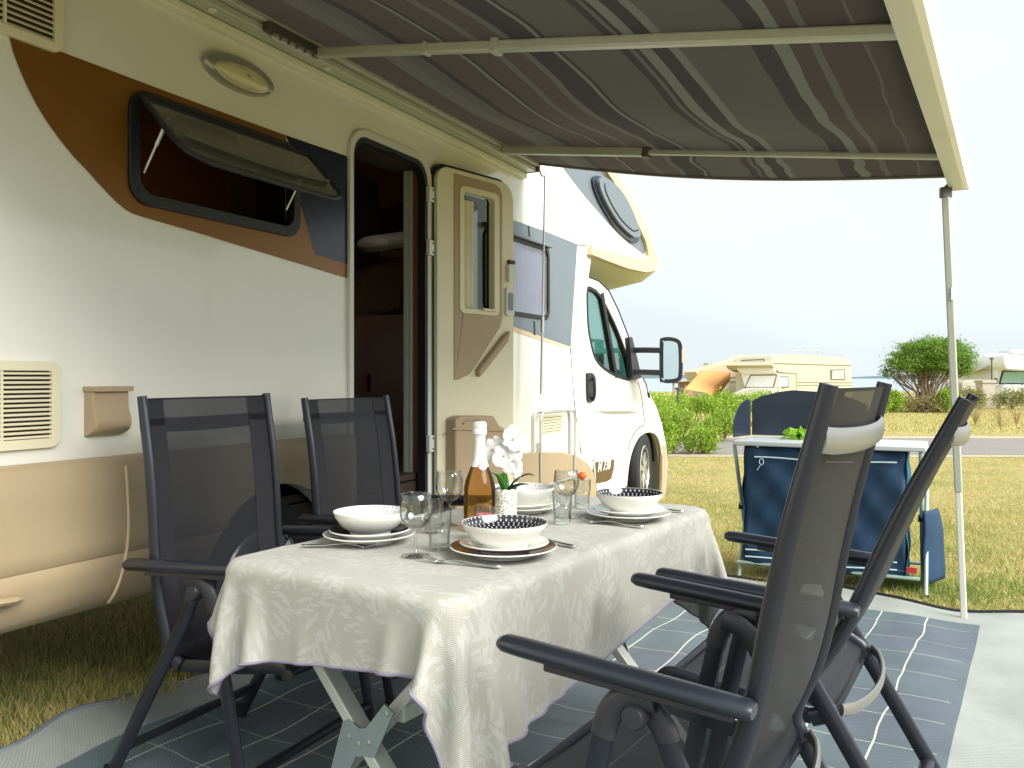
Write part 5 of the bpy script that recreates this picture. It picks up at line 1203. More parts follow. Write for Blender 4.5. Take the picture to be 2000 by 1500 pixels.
wg = [(0, 0), (.034, 0), (.0345, .0015), (.030, .003), (.010, .006), (.0045, .011), (.0035, .03), (.0035, .055), (.006, .062), (.018, .068), (.031, .080), (.038, .096), (.0395, .112), (.0375, .130), (.0355, .147), (.0348, .1475), (.0345, .147), (.0365, .130), (.0385, .112), (.037, .097), (.030, .082), (.017, .070), (0, .0665)]
G2 = 'wine glasses'
lathe_obj('wine_glass', M['clear'], tabp(812, 1086), wg, 'empty wine glass beside the left bowl, nearest the camera', 'wine glass', group=G2)
lathe_obj('wine_glass', M['clear'], tabp(878, 1024), [(a*1.02, b*1.03) for a, b in wg], 'empty wine glass standing just left of the sparkling wine bottle', 'wine glass', group=G2)
lathe_obj('wine_glass', M['clear'], tabp(1106, 1010), [(a*.97, b*.96) for a, b in wg], 'empty wine glass at the right in front of the locker door', 'wine glass', group=G2)
tg = [(0, 0), (.023, 0), (.0245, .002), (.025, .04), (.0275, .048), (.0262, .052), (.0285, .060), (.030, .095), (.0295, .0955), (.0285, .095), (.027, .06), (.025, .052), (.0235, .04), (.0225, .012), (0, .010)]
def faceted(c, prof, label, sc=1.0):
    mb = MB(); seg = 40; vs = []
    for (r, z) in prof:
        for k in range(seg):
            rr = r*(1+(.035*math.cos(10*2*math.pi*k/seg) if .001 < z < .05 else 0)); vs.append((rr*sc*math.cos(2*math.pi*k/seg), rr*sc*math.sin(2*math.pi*k/seg), z*sc))
    n = len(prof); fs = [(i*seg+k, i*seg+(k+1) % seg, (i+1)*seg+(k+1) % seg, (i+1)*seg+k) for i in range(n-1) for k in range(seg)]
    mb.add(vs, fs); o = mb.build('tumbler', M['clear'], ang=25); o.location = c; tag(o, label, 'drinking glass', 'ribbed tumblers'); return o
faceted(tabp(858, 1073), tg, 'ribbed water tumbler between the left wine glass and the front bowl')
faceted(tabp(1098, 1022), tg, 'ribbed water tumbler left of the right-hand bowl, front one', .98)
faceted(tabp(1137, 991), tg, 'ribbed tumbler under the orange ornament', .95)
faceted(tabp(846, 1040), tg, 'ribbed tumbler partly hidden behind the left tumbler', .95)
c = tabp(1137, 991); o = lathe_obj('orange_ornament', M['orange'], c+Vector((0, 0, .0915)), [(0, 0), (.006, .001), (.012, .005), (.0145, .012), (.012, .019), (.006, .0225), (.002, .0215), (0, .021)], 'small round orange fruit resting on top of a tumbler', 'fruit', 20)
mb = MB(); mb.lathe((0, 0, 0), [(0, 0), (.028, 0), (.0285, .001), (0, .0015)], 30); o = mb.build('glass_lid', M['alu'], ang=40); o.location = c+Vector((0, 0, .0905)); tag(o, 'thin round metal lid on the tumbler below the orange fruit', 'lid')
# sparkling wine bottle
bc = at(937, 0, 2.34); bc = Vector((bc.x, 2.34, TT))
bo_ = thing('wine_bottle', 'clear glass bottle of amber rose sparkling wine with white foil neck and pink seal', 'bottle', bc)
amber = bpy.data.materials.new('amber_wine'); amber.use_nodes = True
_n = amber.node_tree; _n.nodes.clear(); _o = _n.nodes.new('ShaderNodeOutputMaterial'); _t = _n.nodes.new('ShaderNodeBsdfTransparent'); _t.inputs[0].default_value = (.97, .74, .40, 1); _g = _n.nodes.new('ShaderNodeBsdfGlossy'); _g.inputs['Roughness'].default_value = .03; _d = _n.nodes.new('ShaderNodeBsdfTranslucent'); _d.inputs[0].default_value = (.80, .50, .16, 1)
_m = _n.nodes.new('ShaderNodeMixShader'); _f = _n.nodes.new('ShaderNodeLayerWeight'); _f.inputs['Blend'].default_value = .25; _m2 = _n.nodes.new('ShaderNodeMixShader'); _m2.inputs[0].default_value = .22
_n.links.new(_t.outputs[0], _m2.inputs[1]); _n.links.new(_d.outputs[0], _m2.inputs[2]); _n.links.new(_f.outputs[0], _m.inputs[0]); _n.links.new(_m2.outputs[0], _m.inputs[1]); _n.links.new(_g.outputs[0], _m.inputs[2]); _n.links.new(_m.outputs[0], _o.inputs[0])
mb = MB(); mb.lathe(bc, [(0, .006), (.02, .003), (.04, 0), (.0435, .004), (.0445, .02), (.0445, .105), (.043, .120), (.038, .142), (.029, .165), (.021, .185), (.0165, .205), (.0148, .225), (.014, .285)], 48); mb.build('body', amber, bo_, ang=60)
mb = MB(); mb.lathe(bc, [(.0255, .176), (.0222, .184), (.0178, .205), (.016, .225), (.0155, .258), (.0165, .262), (.0195, .266), (.0198, .276), (.018, .281), (.0195, .286), (.0190, .296), (.014, .300), (0, .301)], 32); mb.build('foil', M['foil'], bo_)
d_ = Vector((-bc.x+.0, -bc.y, 0)).normalized(); d_ = (d_+Vector((.35, 0, 0))).normalized(); mb = MB(); mb.lathe(bc+Vector((0, 0, .178))+d_*.0245, [(.013, -.004), (.0128, .0015), (.010, .0025), (0, .003)], 24, ax=d_+Vector((0, 0, .42))); mb.build('seal', mat('pink_seal', (.80, .36, .42), .4), bo_)
# pink candle jar
jc = at(947, 0, 2.2); jc = Vector((jc.x, 2.2, TT)); ja = thing('candle_jar', 'small glass jar holding a pink candle in front of the bottle', 'candle', jc)
mb = MB(); mb.lathe(jc, [(0, 0), (.026, 0), (.0275, .002), (.0275, .085), (.0262, .0855), (.0258, .084), (.0258, .004), (0, .003)], 32); mb.build('glass', M['clear'], ja)
mb = MB(); mb.lathe(jc, [(0, .006), (.0245, .006), (.0245, .066), (0, .067)], 28); mb.build('wax', M['pink'], ja)
# orchid
oc = at(987, 0, 2.46); oc = Vector((oc.x, 2.46, TT)); orc = thing('orchid_plant', 'white orchid in a small white lace-cut pot beside the bottle', 'plant', oc)
mb = MB(); K = 40; rws = []
for z, r_ in ((0, .030), (.002, .032), (.09, .0345)):
    rws.append([oc+Vector((r_*math.cos(2*math.pi*k/K), r_*math.sin(2*math.pi*k/K), z)) for k in range(K+1)])
rws.append([oc+Vector((.035*math.cos(2*math.pi*k/K), .035*math.sin(2*math.pi*k/K), .096+.004*abs(math.sin(5*math.pi*k/K*2)))) for k in range(K+1)])
mb.grid(rws); lace, nt, b = nodes('lace_pot'); b.inputs['Base Color'].default_value = (.74, .76, .70, 1); v = nt.nodes.new('ShaderNodeTexVoronoi'); v.inputs['Scale'].default_value = 150; tc_ = nt.nodes.new('ShaderNodeTexCoord'); nt.links.new(tc_.outputs['Object'], v.inputs['Vector']); cr_ = nt.nodes.new('ShaderNodeValToRGB'); cr_.color_ramp.elements[0].position = .30; cr_.color_ramp.elements[0].color = (.22, .24, .16, 1); cr_.color_ramp.elements[1].position = .42; cr_.color_ramp.elements[1].color = (.78, .79, .73, 1); nt.links.new(v.outputs['Distance'], cr_.inputs[0]); nt.links.new(cr_.outputs[0], b.inputs['Base Color'])
mb.build('pot', lace, orc, solid=.0015)
mb = MB(); mb.lathe(oc, [(0, .08), (.032, .08), (.032, .084), (0, .088)], 24); mb.build('potting_bark', M['bark_dark'], orc)
def ribbon(pts, w, m, name, parent, up=(0, 0, 1), fold=.25):
    rows = []; n = len(pts); P_ = [Vector(q) for q in pts]
    for i in range(n):
        tdir = (P_[min(i+1, n-1)]-P_[max(i-1, 0)]).normalized(); s = tdir.cross(Vector(up)).normalized(); u = s.cross(tdir)
        f = i/(n-1); ww = w*math.sin(math.pi*min(1, .12+f*.88))**.6 if f < 1 else .0005
        rows.append([P_[i]-s*ww+u*ww*fold, P_[i]-s*ww*.5+u*ww*fold*.3, P_[i], P_[i]+s*ww*.5+u*ww*fold*.3, P_[i]+s*ww+u*ww*fold])
    mb = MB(); mb.grid(rows); return mb.build(name, m, parent, recalc=False, ang=90, solid=.0012)
b0_ = oc+Vector((0, 0, .085))
for ex, ey, ez, m_ in ((.085, -.02, .055, 'leaf_dark'), (.070, .03, .022, 'leaf_dark'), (-.045, -.02, .058, 'leaf_bright'), (-.02, .05, .05, 'leaf_bright')):
    pts = [b0_+Vector((ex*q, ey*q, ez*math.sin(q*1.9)*1.0)) for q in np.linspace(0, 1, 10)]; ribbon(pts, .017, M[m_], 'leaf', orc)
st = smooth_poly([b0_, b0_+Vector((-.004, 0, .05)), b0_+Vector((.002, -.005, .10)), b0_+Vector((.02, -.012, .135)), b0_+Vector((.03, -.02, .125))], 5)
mb = MB(); mb.tube(st, .0022, 6); mb.build('stem', M['stem'], orc)
st2 = smooth_poly([b0_, b0_+Vector((.004, 0, .04)), b0_+Vector((-.002, -.005, .085)), b0_+Vector((-.03, -.012, .115))], 5)
mb = MB(); mb.tube(st2, .0020, 6); mb.build('stem', M['stem'], orc)
def flower(c, dirv, s, spin):
    dirv = Vector(dirv).normalized(); q = Vector((0, 0, 1)).rotation_difference(dirv); mb = MB()
    def petal(a, l, w, cup):
        rows = []
        for i in range(7):
            f = i/6; ww = w*math.sin(math.pi*min(.98, .08+f*.86))**.7
            y = l*f; row = []
            for x in np.linspace(-1, 1, 5):
                v = Vector((x*ww, y, cup*math.sin(f*2.2)*l*.35-.12*ww*x*x)); v = Matrix.Rotation(a, 3, 'Z')@v; row.append(c+q@v)
            rows.append(row)
        mb.grid(rows)
    for k in range(3): petal(spin+k*2*math.pi/3, s*.95, s*.36, .3)
    for k in (-1, 1): petal(spin+k*1.35, s*1.05, s*.62, .15)
    o = mb.build('flower', M['white_flower'], orc, recalc=False, ang=180)
    mb = MB(); mb.lathe(c+dirv*s*.1, [(0, -.002), (s*.12, 0), (s*.10, s*.12), (0, s*.18)], 10, ax=dirv); mb.build('lip', mat('orchid_lip', (.75, .55, .30), .5) if 'orchid_lip' not in bpy.data.materials else bpy.data.materials['orchid_lip'], o)
for px, py, s, sp in ((963, 878, .036, .2), (985, 890, .037, 1.1), (1003, 858, .034, 2.0), (1015, 880, .034, .7), (992, 905, .028, 1.6), (1005, 912, .026, .3), (1013, 925, .016, 1.3), (978, 866, .030, 2.6), (998, 846, .024, .9)):
    c = at(px, py, 2.44+rng.uniform(-.02, .02)); flower(c, (rng.uniform(-.4, .3), -1, rng.uniform(-.1, .35)), s, sp)
# cutlery
def cutlery(kind, p0, p1, label, group):
    """p0 handle end, p1 head end"""
    p0, p1 = Vector(p0), Vector(p1); d = (p1-p0); L_ = d.length; d.normalize(); s = Vector((0, 0, 1)).cross(d); c = (p0+p1)/2; mb = MB()
    def q(x, y, z): return d*x+s*y+Vector((0, 0, z))+p0-c
    if kind == 'fork':
        prof = [(0, .006, .004), (.02, .009, .004), (.06, .006, .005), (.11, .0035, .009), (.135, .006, .007), (.150, .0115, .003), (.158, .012, .002)]
        rows = [[q(x, -w, z), q(x, -w*.5, z+.0015), q(x, w*.5, z+.0015), q(x, w, z)] for x, w, z in prof]; mb.grid(rows)
        for k in range(4):
            y = -.0095+.0063*k; mb.grid([[q(x, y-.0015, z), q(x, y+.0015, z)] for x, z in ((.156, .002), (.17, .0045), (.185, .009), (.196, .014))])
    else:
        prof = [(0, .006, .003), (.02, .009, .004), (.08, .007, .005), (.105, .006, .005), (.115, .0095, .005), (.18, .010, .004), (.205, .004, .004)]
        mb.grid([[q(x, -w, z), q(x, 0, z+.002), q(x, w, z)] for x, w, z in prof])
    o = mb.build(kind, M['steel'], recalc=False, ang=60, solid=.0018); o.location = c; tag(o, label, kind, group); return o
cutlery('fork', tabp(590, 1068), tabp(692, 1069), 'fork lying left of the pale bowl on the left', 'table forks')
cutlery('fork', tabp(980, 1110), tabp(855, 1098), 'fork at the front edge of the table below the front bowl', 'table forks')
cutlery('fork', tabp(1258, 1031), tabp(1145, 1020), 'fork in front of the right-hand bowl', 'table forks')
cutlery('knife', tabp(1124, 1070), tabp(1040, 1052), 'knife sticking out right of the brown-rimmed plate', 'table knives')
cutlery('knife', tabp(1336, 1001), tabp(1262, 994), 'knife sticking out right of the right-hand plate', 'table knives')

# ================================================================== CAMPING KITCHEN STAND
KP = Plane((1.27, 4.86), (.89, -.457)); KW, KD, KH = 1.0, .47, .80
ks = thing('kitchen_stand', 'folding camping kitchen stand with grey top, blue fabric cupboard and dark windscreen', 'camping kitchen', KP.w(.5, 0, -.25), math.atan2(-.457, .89))
mb = MB(); mb.prism(KP, [(0, KH-.028), (KW+.0, KH-.028), (KW, KH), (0, KH)], -KD, 0); mb.build('worktop', M['slab'], ks, bevel=.007)
mb = MB()
rows = []
zz = np.linspace(.09, KH-.035, 22); per = [(.05, -.03)]
def wall_pt(t, n, z, k): 
    w = .006*math.sin(t*17+z*9+k)+.005*math.sin(t*31-z*14+k*2); return t, n, w
for z in zz:
    r = []
    for t in np.linspace(.06, .90, 36):
        w = .007*math.sin(t*11+z*9)+.006*math.sin((t*1.3+z)*23)+.004*math.sin(t*41-z*30); r.append(KP.w(t, z, -.03+w))
    rows.append(r)
mb.grid(rows); mb.build('front_panel', M['blue'], ks, recalc=False, ang=180, solid=.003)
for t_, nm_, mt_ in ((.905, 'side_panel', 'teal'), (.055, 'side_panel', 'blue')):
    mb = MB(); rows = []
    for z in zz:
        rows.append([KP.w(t_+.006*math.sin(n*40+z*12)+.004*math.sin(z*33), z, n) for n in np.linspace(-.03, -.44, 18)])
    mb.grid(rows); mb.build(nm_, M[mt_], ks, recalc=False, ang=180, solid=.003)
mb = MB(); mb.prism(KP, [(.06, .13), (.9, .13), (.9, KH-.04), (.06, KH-.04)], -.445, -.44); mb.build('back_panel', M['blue'], ks)
mb = MB(); mb.prism(KP, [(.06, .13), (.9, .13), (.9, .14), (.06, .14)], -.44, -.03); mb.build('bottom_panel', M['teal'], ks)
for z, w in ((KH-.095, .004), (.175, .004), (.135, .004)):
    mb = MB(); mb.tube([KP.w(t, z+(.006*math.sin(t*9)), -.012+.003*math.sin(t*15)) for t in np.linspace(.12 if z > .5 else .07, .86, 26)], w, 6); mb.build('cord', M['cord'], ks)
mb = MB(); lp = [KP.w(.16+.012*math.cos(a), KH-.115+.018*math.sin(a), -.006) for a in np.linspace(0, 2*math.pi, 12)]; mb.tube(lp, .002, 5, closed=True); mb.tube([KP.w(.155, KH-.135, -.006), KP.w(.135, KH-.165, -.006)], .002, 5); mb.build('cord_knot', M['cord'], ks)
for t in (-.005, .965):
    for k, (n0, n1) in enumerate(((-.03, -.45), (-.45, -.03))):
        s = .012 if k else -.012; mb = MB(); tt_ = t+.02+s
        mb.tube([KP.w(tt_, KH-.03, n0), KP.w(tt_, .0, n1)], .011, 10); lgk = mb.build('leg', M['mint'], ks)
        mb = MB(); mb.tube([KP.w(tt_, .02, n1*.99+n0*.01), KP.w(tt_, .0, n1)], .014, 10); mb.build('foot', M['rubber'], lgk)
    mb = MB(); mb.tube([KP.w(t-.01, .39, -.24), KP.w(t+.05, .39, -.24)], .02, 10); mb.build('leg_joint', M['rubber'], ks)
for n in (-.03, -.45):
    mb = MB(); mb.tube([KP.w(.02, .10, n), KP.w(.97, .10, n)], .010, 8); mb.build('crossbar', M['mint'], ks)
sidec = [(.985, .42), (1.0, .44), (1.045, .40), (1.075, .34), (1.07, .22), (1.05, .08), (1.0, .10), (.985, .14)]
mb = MB(); rows = []
for z in np.linspace(.06, .45, 16):
    f = (z-.06)/.39; rows.append([KP.w(.985+.115*q*(1-.45*f*f*q)-.02*(1-f)*q+.003*math.sin(z*22), z-.02*q, -.12-.26*q+.02*math.sin(q*5)) for q in np.linspace(0, 1, 10)])
mb.grid(rows); mb.build('hanging_pocket', M['blue'], ks, recalc=False, ang=180, solid=.012)
mb = MB(); mb.box(KP.w(.93, .145, -.02), .05, .006, .03, KP.D.to_3d(), KP.N.to_3d()); mb.build('red_tag', mat('red_tag', (.5, .03, .03), .6), ks)
# windscreen: main panel on the back edge and a folded wing
t0, t1 = .015, .68
mp = [(t0, KH+.005), (t1, KH+.005), (t1, KH+.20), (t1-.08, KH+.24), (t1-.25, KH+.275), (t1-.42, KH+.285), (t0+.17, KH+.275), (t0+.05, KH+.245), (t0, KH+.215)]
mb = MB(); mb.prism(KP, mp, -KD-.0, -KD+.006); wsn = mb.build('windscreen', M['windscreen'], ks, bevel=.002)
for z in (KH+.06, KH+.19):
    mb = MB(); mb.prism(KP, [(t0+.22, z), (t1-.1, z), (t1-.1, z+.008), (t0+.22, z+.008)], -KD+.0062, -KD+.010); mb.build('pressed_rib', M['windscreen'], wsn)
text_mesh('CAMPART', KP, t0+.20, KH+.21, -KD+.008, .05, M['windscreen'], 'embossed_mark', wsn, ext=.001) if False else None
q0 = KP.w(t0-.01, 0, -KD+.002); q1 = KP.w(-.045, 0, -.22); WP = Plane((q1.x, q1.y), ((q0-q1).x, (q0-q1).y)); Lw = (q0-q1).length
mb = MB(); mb.prism(WP, [(0, KH+.003), (Lw, KH+.003), (Lw, KH+.225), (Lw*.75, KH+.23), (Lw*.4, KH+.20), (Lw*.12, KH+.15), (0, KH+.10)], -.003, .003); mb.build('windscreen_wing', M['windscreen'], ks, bevel=.002)
# salad
sp = KP.w(.36, KH, -.30); mb = MB(); V_ = []
n = 130; cs = np.array(sp)+np.c_[rng.normal(0, .05, n), rng.normal(0, .04, n), rng.uniform(.005, .05, n)]
def leaf_quads(C, size, flat=0.0, aspect=.55):
    n = len(C); d = rng.normal(0, 1, (n, 3)); d[:, 2] *= (1-flat); d /= np.linalg.norm(d, axis=1)[:, None]
    e = rng.normal(0, 1, (n, 3)); e -= d*(e*d).sum(1)[:, None]; e /= np.linalg.norm(e, axis=1)[:, None]
    s = (size*rng.uniform(.6, 1.3, n))[:, None]; V = np.zeros((n, 4, 3))
    V[:, 0] = C-d*s; V[:, 1] = C+e*s*aspect*.5; V[:, 2] = C+d*s; V[:, 3] = C-e*s*aspect*.5; return V.reshape(-1, 3)
o = tris_object('lettuce', leaf_quads(cs, .03, aspect=1.2), M['salad'], per=4); tag(o, 'small heap of bright green lettuce on the kitchen stand worktop', 'lettuce')

# ================================================================== VEGETATION
LM = {
 'hedge': leaf_mat('hedge_leaves', (.13, .26, .015), (.26, .43, .03), (.48, .58, .09), .4),
 'tree': leaf_mat('tree_leaves', (.065, .15, .015), (.14, .28, .025), (.28, .40, .05), .35),
 'dry': leaf_mat('dry_leaves', (.20, .14, .06), (.33, .25, .12), (.30, .33, .10), .3),
 'olive': leaf_mat('olive_leaves', (.16, .19, .05), (.28, .29, .09), (.40, .36, .16), .35)}
def cloud(ells, n, shell=.55, tail=.14):
    out = []; tot = sum(e[3]*e[4]*e[5] for e in ells)
    for cx, cy, cz, rx, ry, rz_ in ells:
        k = max(30, int(n*rx*ry*rz_/tot)); v = rng.normal(0, 1, (k, 3)); v /= np.linalg.norm(v, axis=1)[:, None]
        r = rng.uniform(shell, 1.05, k)[:, None]; far_ = rng.uniform(0, 1, (k, 1)) < tail; r = np.where(far_, rng.uniform(1.0, 1.38, (k, 1)), r)
        lump = 1+.16*np.sin(v[:, :1]*7+cx*5)*np.sin(v[:, 1:2]*6)+.13*np.sin(v[:, 2:]*11+cy*3)+.08*np.sin(v[:, :1]*17+v[:, 2:]*13)
        out.append(np.array([cx, cy, cz])+v*r*lump*np.array([rx, ry, rz_]))
    return np.concatenate(out)
def bush(name, label, cat, ells, n, size, mats, group=None, twigs=12, zmin=0.02, seed=0):
    base = Vector((np.mean([e[0] for e in ells]), np.mean([e[1] for e in ells]), 0))
    t = thing(name, label, cat, base, 0, group); C = cloud(ells, n); C = C[C[:, 2] > zmin]
    C = C-np.array(base)
    o = tris_object('foliage', leaf_quads(C, size), mats, per=4, parent=t)
    if twigs:
        mb = MB()
        for k in range(twigs):
            e = ells[k % len(ells)]; a = rng.uniform(0, 6.28); r0 = rng.uniform(0, .3)
            p0 = Vector((e[0]+r0*e[3]*math.cos(a), e[1]+r0*e[4]*math.sin(a), 0)); p1 = Vector((e[0]+.8*e[3]*math.cos(a), e[1]+.8*e[4]*math.sin(a), e[2]+e[5]*rng.uniform(.2, .9)))
            m_ = p0.lerp(p1, .5)+Vector((rng.uniform(-.1, .1), 0, .05)); mb.tube([p0, m_, p1], [.012, .008, .004], 5)
        mb.build('stems', M['bark'], t)
    return t
def PXY(px, Y): return (px-CX)/F*Y
def zpx(py, Y): return H-(py-HY)/F*Y
def ell(px, y0, y1, Y, wpx, depth=None):
    zt, zb = zpx(y0, Y), max(0, zpx(y1, Y)); rx = wpx/F*Y
    return (PXY(px, Y), Y, (zt+zb)/2, rx, depth or rx*.8, (zt-zb)/2)
GB = 'bright green shrubs on the far side of the lawn'
bush('shrub', 'bright green shrub right beside the front bumper of the large motorhome', 'shrub', [ell(1290, 800, 893, 12.4, 26), ell(1312, 795, 880, 12.9, 24)], 5200, .030, LM['hedge'], GB)
bush('shrub', 'small low green shrub at the lawn edge just left of the kitchen stand', 'shrub', [ell(1375, 832, 886, 12.9, 30), ell(1350, 845, 884, 12.8, 18)], 3200, .028, LM['hedge'], GB)
bush('shrub', 'yellow-green shrub behind the small low one, left of the dark windscreen', 'shrub', [ell(1415, 800, 850, 15.5, 34), ell(1388, 812, 852, 15.2, 22)], 3600, .034, LM['hedge'], GB)
bush('shrub', 'green shrub between the big mirror and the lamp post, before the long hedge', 'shrub', [ell(1330, 790, 850, 16.0, 30), ell(1300, 785, 850, 16.5, 26)], 3600, .034, LM['hedge'], GB)
he = [ell(x+rng.uniform(-8, 8), 771+rng.uniform(-7, 10), 806, 20+rng.uniform(-1.0, .8), rng.uniform(13, 26), rng.uniform(.4, .8)) for x in range(1275, 1540, 15)]
bush('hedge', 'long low bright green hedge in front of the old cream camper', 'hedge', he, 16000, .042, LM['hedge'], twigs=30)
bush('shrub', 'green shrub at the left foot of the round-topped tree', 'shrub', [ell(1745, 762, 803, 27.5, 20), ell(1728, 768, 803, 27.2, 12)], 3000, .05, LM['hedge'], GB)
bush('shrub', 'green shrub right of the round-topped tree, behind the awning leg', 'shrub', [ell(1848, 760, 802, 27.6, 18), ell(1862, 764, 802, 27.9, 14)], 3000, .05, LM['hedge'], GB)
bush('shrub', 'dull olive shrub between the awning leg and the stone pillar', 'shrub', [ell(1890, 757, 795, 30, 24), ell(1912, 763, 795, 30, 16)], 2600, .05, LM['olive'], GB)
bush('shrub', 'straw-coloured shrub at the right edge in front of the white camper', 'shrub', [ell(1975, 758, 796, 31, 26), ell(2015, 754, 798, 31, 30), ell(1950, 768, 796, 31, 14)], 4200, .05, LM['olive'], GB, twigs=40)
for px, Y, hh, lb in ((1905, 20.5, .75, 'tall thin dry weed left of the last chair top'), (1955, 19.5, .6, 'dry weed clump on the far lawn below the white camper'), (1985, 20.2, .7, 'rightmost dry weed clump on the far lawn')):
    t = thing('dry_weed', lb, 'weed', (PXY(px, Y), Y, 0), 0, 'dry weeds on the far lawn'); mb = MB()
    for k in range(26):
        a = rng.uniform(-1, 1); b = rng.uniform(-.6, .6); h_ = hh*rng.uniform(.5, 1)
        mb.tube([Vector((PXY(px, Y), Y, 0)), Vector((PXY(px, Y)+a*.1, Y+b*.1, h_*.5)), Vector((PXY(px, Y)+a*.32, Y+b*.3, h_))], [.006, .005, .003], 4)
    mb.build('stalks', mat('straw', (.42, .33, .16), .9) if 'straw' not in bpy.data.materials else bpy.data.materials['straw'], t)
# round-topped windswept tree
TY = 28.5; tr = thing('tree', 'windswept tree with a rounded green crown and bare twisted stems', 'tree', (PXY(1808, TY), TY, 0)); tbx = PXY(1808, TY)
def E_(px, py, wx, wy, d=.9):
    px = 1814+(px-1814)*.9; wx *= .92
    return (PXY(px, TY), TY+rng.uniform(-.35, .35), zpx(py, TY), wx/F*TY, d, wy/F*TY)
cr = [E_(1815, 690, 62, 28, 1.2), E_(1775, 700, 42, 26), E_(1855, 690, 44, 26), E_(1885, 703, 27, 26), E_(1745, 712, 26, 17), E_(1735, 728, 18, 10, .5), E_(1800, 713, 50, 17), E_(1865, 715, 36, 20), E_(1840, 672, 34, 12), E_(1790, 676, 30, 12), E_(1890, 722, 17, 16, .5)]
C = cloud(cr, 34000, .45, .05)-np.array([tbx, TY, 0])
tris_object('crown', leaf_quads(C, .045, aspect=.6), LM['tree'], per=4, parent=tr)
cd = [E_(1800, 735, 40, 18, .7), E_(1760, 738, 22, 12, .4), E_(1830, 725, 22, 14, .6)]
C = cloud(cd, 3800, .3)-np.array([tbx, TY, 0]); tris_object('dry_foliage', leaf_quads(C, .04, aspect=.4), LM['dry'], per=4, parent=tr)
mb = MB()
for k in range(34):
    p0 = Vector((tbx+rng.uniform(-.45, .45), TY+rng.uniform(-.3, .3), 0)); e = cr[k % len(cr)]
    p1 = Vector((e[0]+rng.uniform(-.3, .3), e[1]+rng.uniform(-.3, .3), e[2]+rng.uniform(-.1, .2))); m1 = p0.lerp(p1, .35)+Vector((rng.uniform(-.2, .2), 0, .1)); m2 = p0.lerp(p1, .7)+Vector((rng.uniform(-.15, .15), 0, .05))
    r0 = rng.uniform(.02, .055); mb.tube(smooth_poly([p0, m1, m2, p1], 3), list(np.linspace(r0, r0*.3, 10)), 6)
mb.build('trunk', M['bark'], tr)
mb = MB()
for k in range(90):
    p0 = Vector((tbx+rng.uniform(-.9, .9), TY-.3+rng.uniform(-.3, .3), 0)); p1 = p0+Vector((rng.uniform(-.4, .4), 0, rng.uniform(.4, 1.1))); mb.tube([p0, p0.lerp(p1, .5)+Vector((.05, 0, 0)), p1], [.012, .009, .004], 4)
mb.build('dry_stems', mat('dry_stem', (.36, .27, .17), .9), tr)
bush('undergrowth', 'dry brown undergrowth around the stems of the round-topped tree', 'undergrowth', [ell(1770, 772, 806, 27.9, 28, .5), ell(1815, 770, 806, 27.8, 30, .5)], 2600, .045, LM['dry'], twigs=40)
bush('tree', 'small distant tree top behind the tan canvas awning', 'tree', [(PXY(1384, 60), 60, zpx(726, 60), .7, .6, .5), (PXY(1376, 60), 60, zpx(731, 60), .6, .6, .5)], 900, .10, LM['olive'], twigs=6)

# ================================================================== FAR CAMPERS AND CAMP
oc_ = Vector(at(1513, 738, 38)); SP = Plane((oc_.x, oc_.y), (.62, .785)); FP = Plane((oc_.x, oc_.y), (.785, -.62))
def PP(P, l, n=0): return [P.tz(x, y, n) for x, y in l]
old = thing('old_camper', 'old boxy cream camper van with overcab bed, parked behind the hedge', 'camper', (oc_.x, oc_.y, 0), 0)
so_ = [(1508, 713), (1514, 698), (1521, 692), (1560, 692), (1640, 699), (1656, 702), (1661, 711), (1664, 750), (1666, 800), (1557, 800), (1556, 729), (1524, 727), (1512, 720)]
so_ = [(1508, 713), (1514, 698), (1521, 692), (1560, 692), (1640, 699), (1656, 702), (1661, 711), (1662, 729), (1556, 729), (1524, 727), (1512, 720)]
mb = MB(); mb.prism(SP, PP(SP, so_), -2.2, 0); mb.prism(SP, PP(SP, [(1556, 728.9), (1662, 728.9), (1664, 750), (1666, 800), (1557, 800)]), -2.2, -.002); mb.build('body', M['oldshade'], old)
def sd_(P, name, m, px, n0=.0, n1=.02, bevel=0, par=None): mb = MB(); mb.prism(P, PP(P, px), n0, n1); return mb.build(name, m, par or old, bevel=bevel)
sd_(SP, 'trim_strip', M['oldline'], [(1511, 709), (1661, 713.5), (1661, 715), (1511, 710.5)])
sd_(SP, 'trim_strip', M['oldline'], [(1557, 746.3), (1664, 747), (1664, 748.2), (1557, 747.5)])
sd_(SP, 'trim_strip', M['oldline'], [(1557, 752), (1664, 752.8), (1664, 753.6), (1557, 753)])
w_ = sd_(SP, 'side_window', M['oldline'], [(1621, 722), (1649, 721), (1650, 742), (1622, 742)], 0, .03, .01); sd_(SP, 'pane', M['oldglass'], [(1624, 724), (1647, 723), (1647, 740), (1624, 740)], .03, .045, 0, w_)
w_ = sd_(SP, 'service_flap', M['oldglass'], [(1597, 739), (1605, 739), (1605, 747), (1597, 747)], 0, .03)
mb = MB(); mb.prism(FP, PP(FP, [(1436, 715), (1438, 701), (1442, 698), (1512, 694), (1509, 713), (1518, 729), (1462, 731), (1445, 727)]), 0, .10); mb.build('alcove_front', M['oldlit'], old, bevel=.03)
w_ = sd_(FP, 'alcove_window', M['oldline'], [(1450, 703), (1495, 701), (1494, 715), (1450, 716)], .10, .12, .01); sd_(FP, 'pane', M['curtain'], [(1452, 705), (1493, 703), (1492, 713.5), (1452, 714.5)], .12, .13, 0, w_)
sd_(FP, 'cab_front', M['oldlit'], [(1448, 729), (1520, 728), (1528, 800), (1432, 800), (1434, 768), (1455, 757)], -.1, .02)
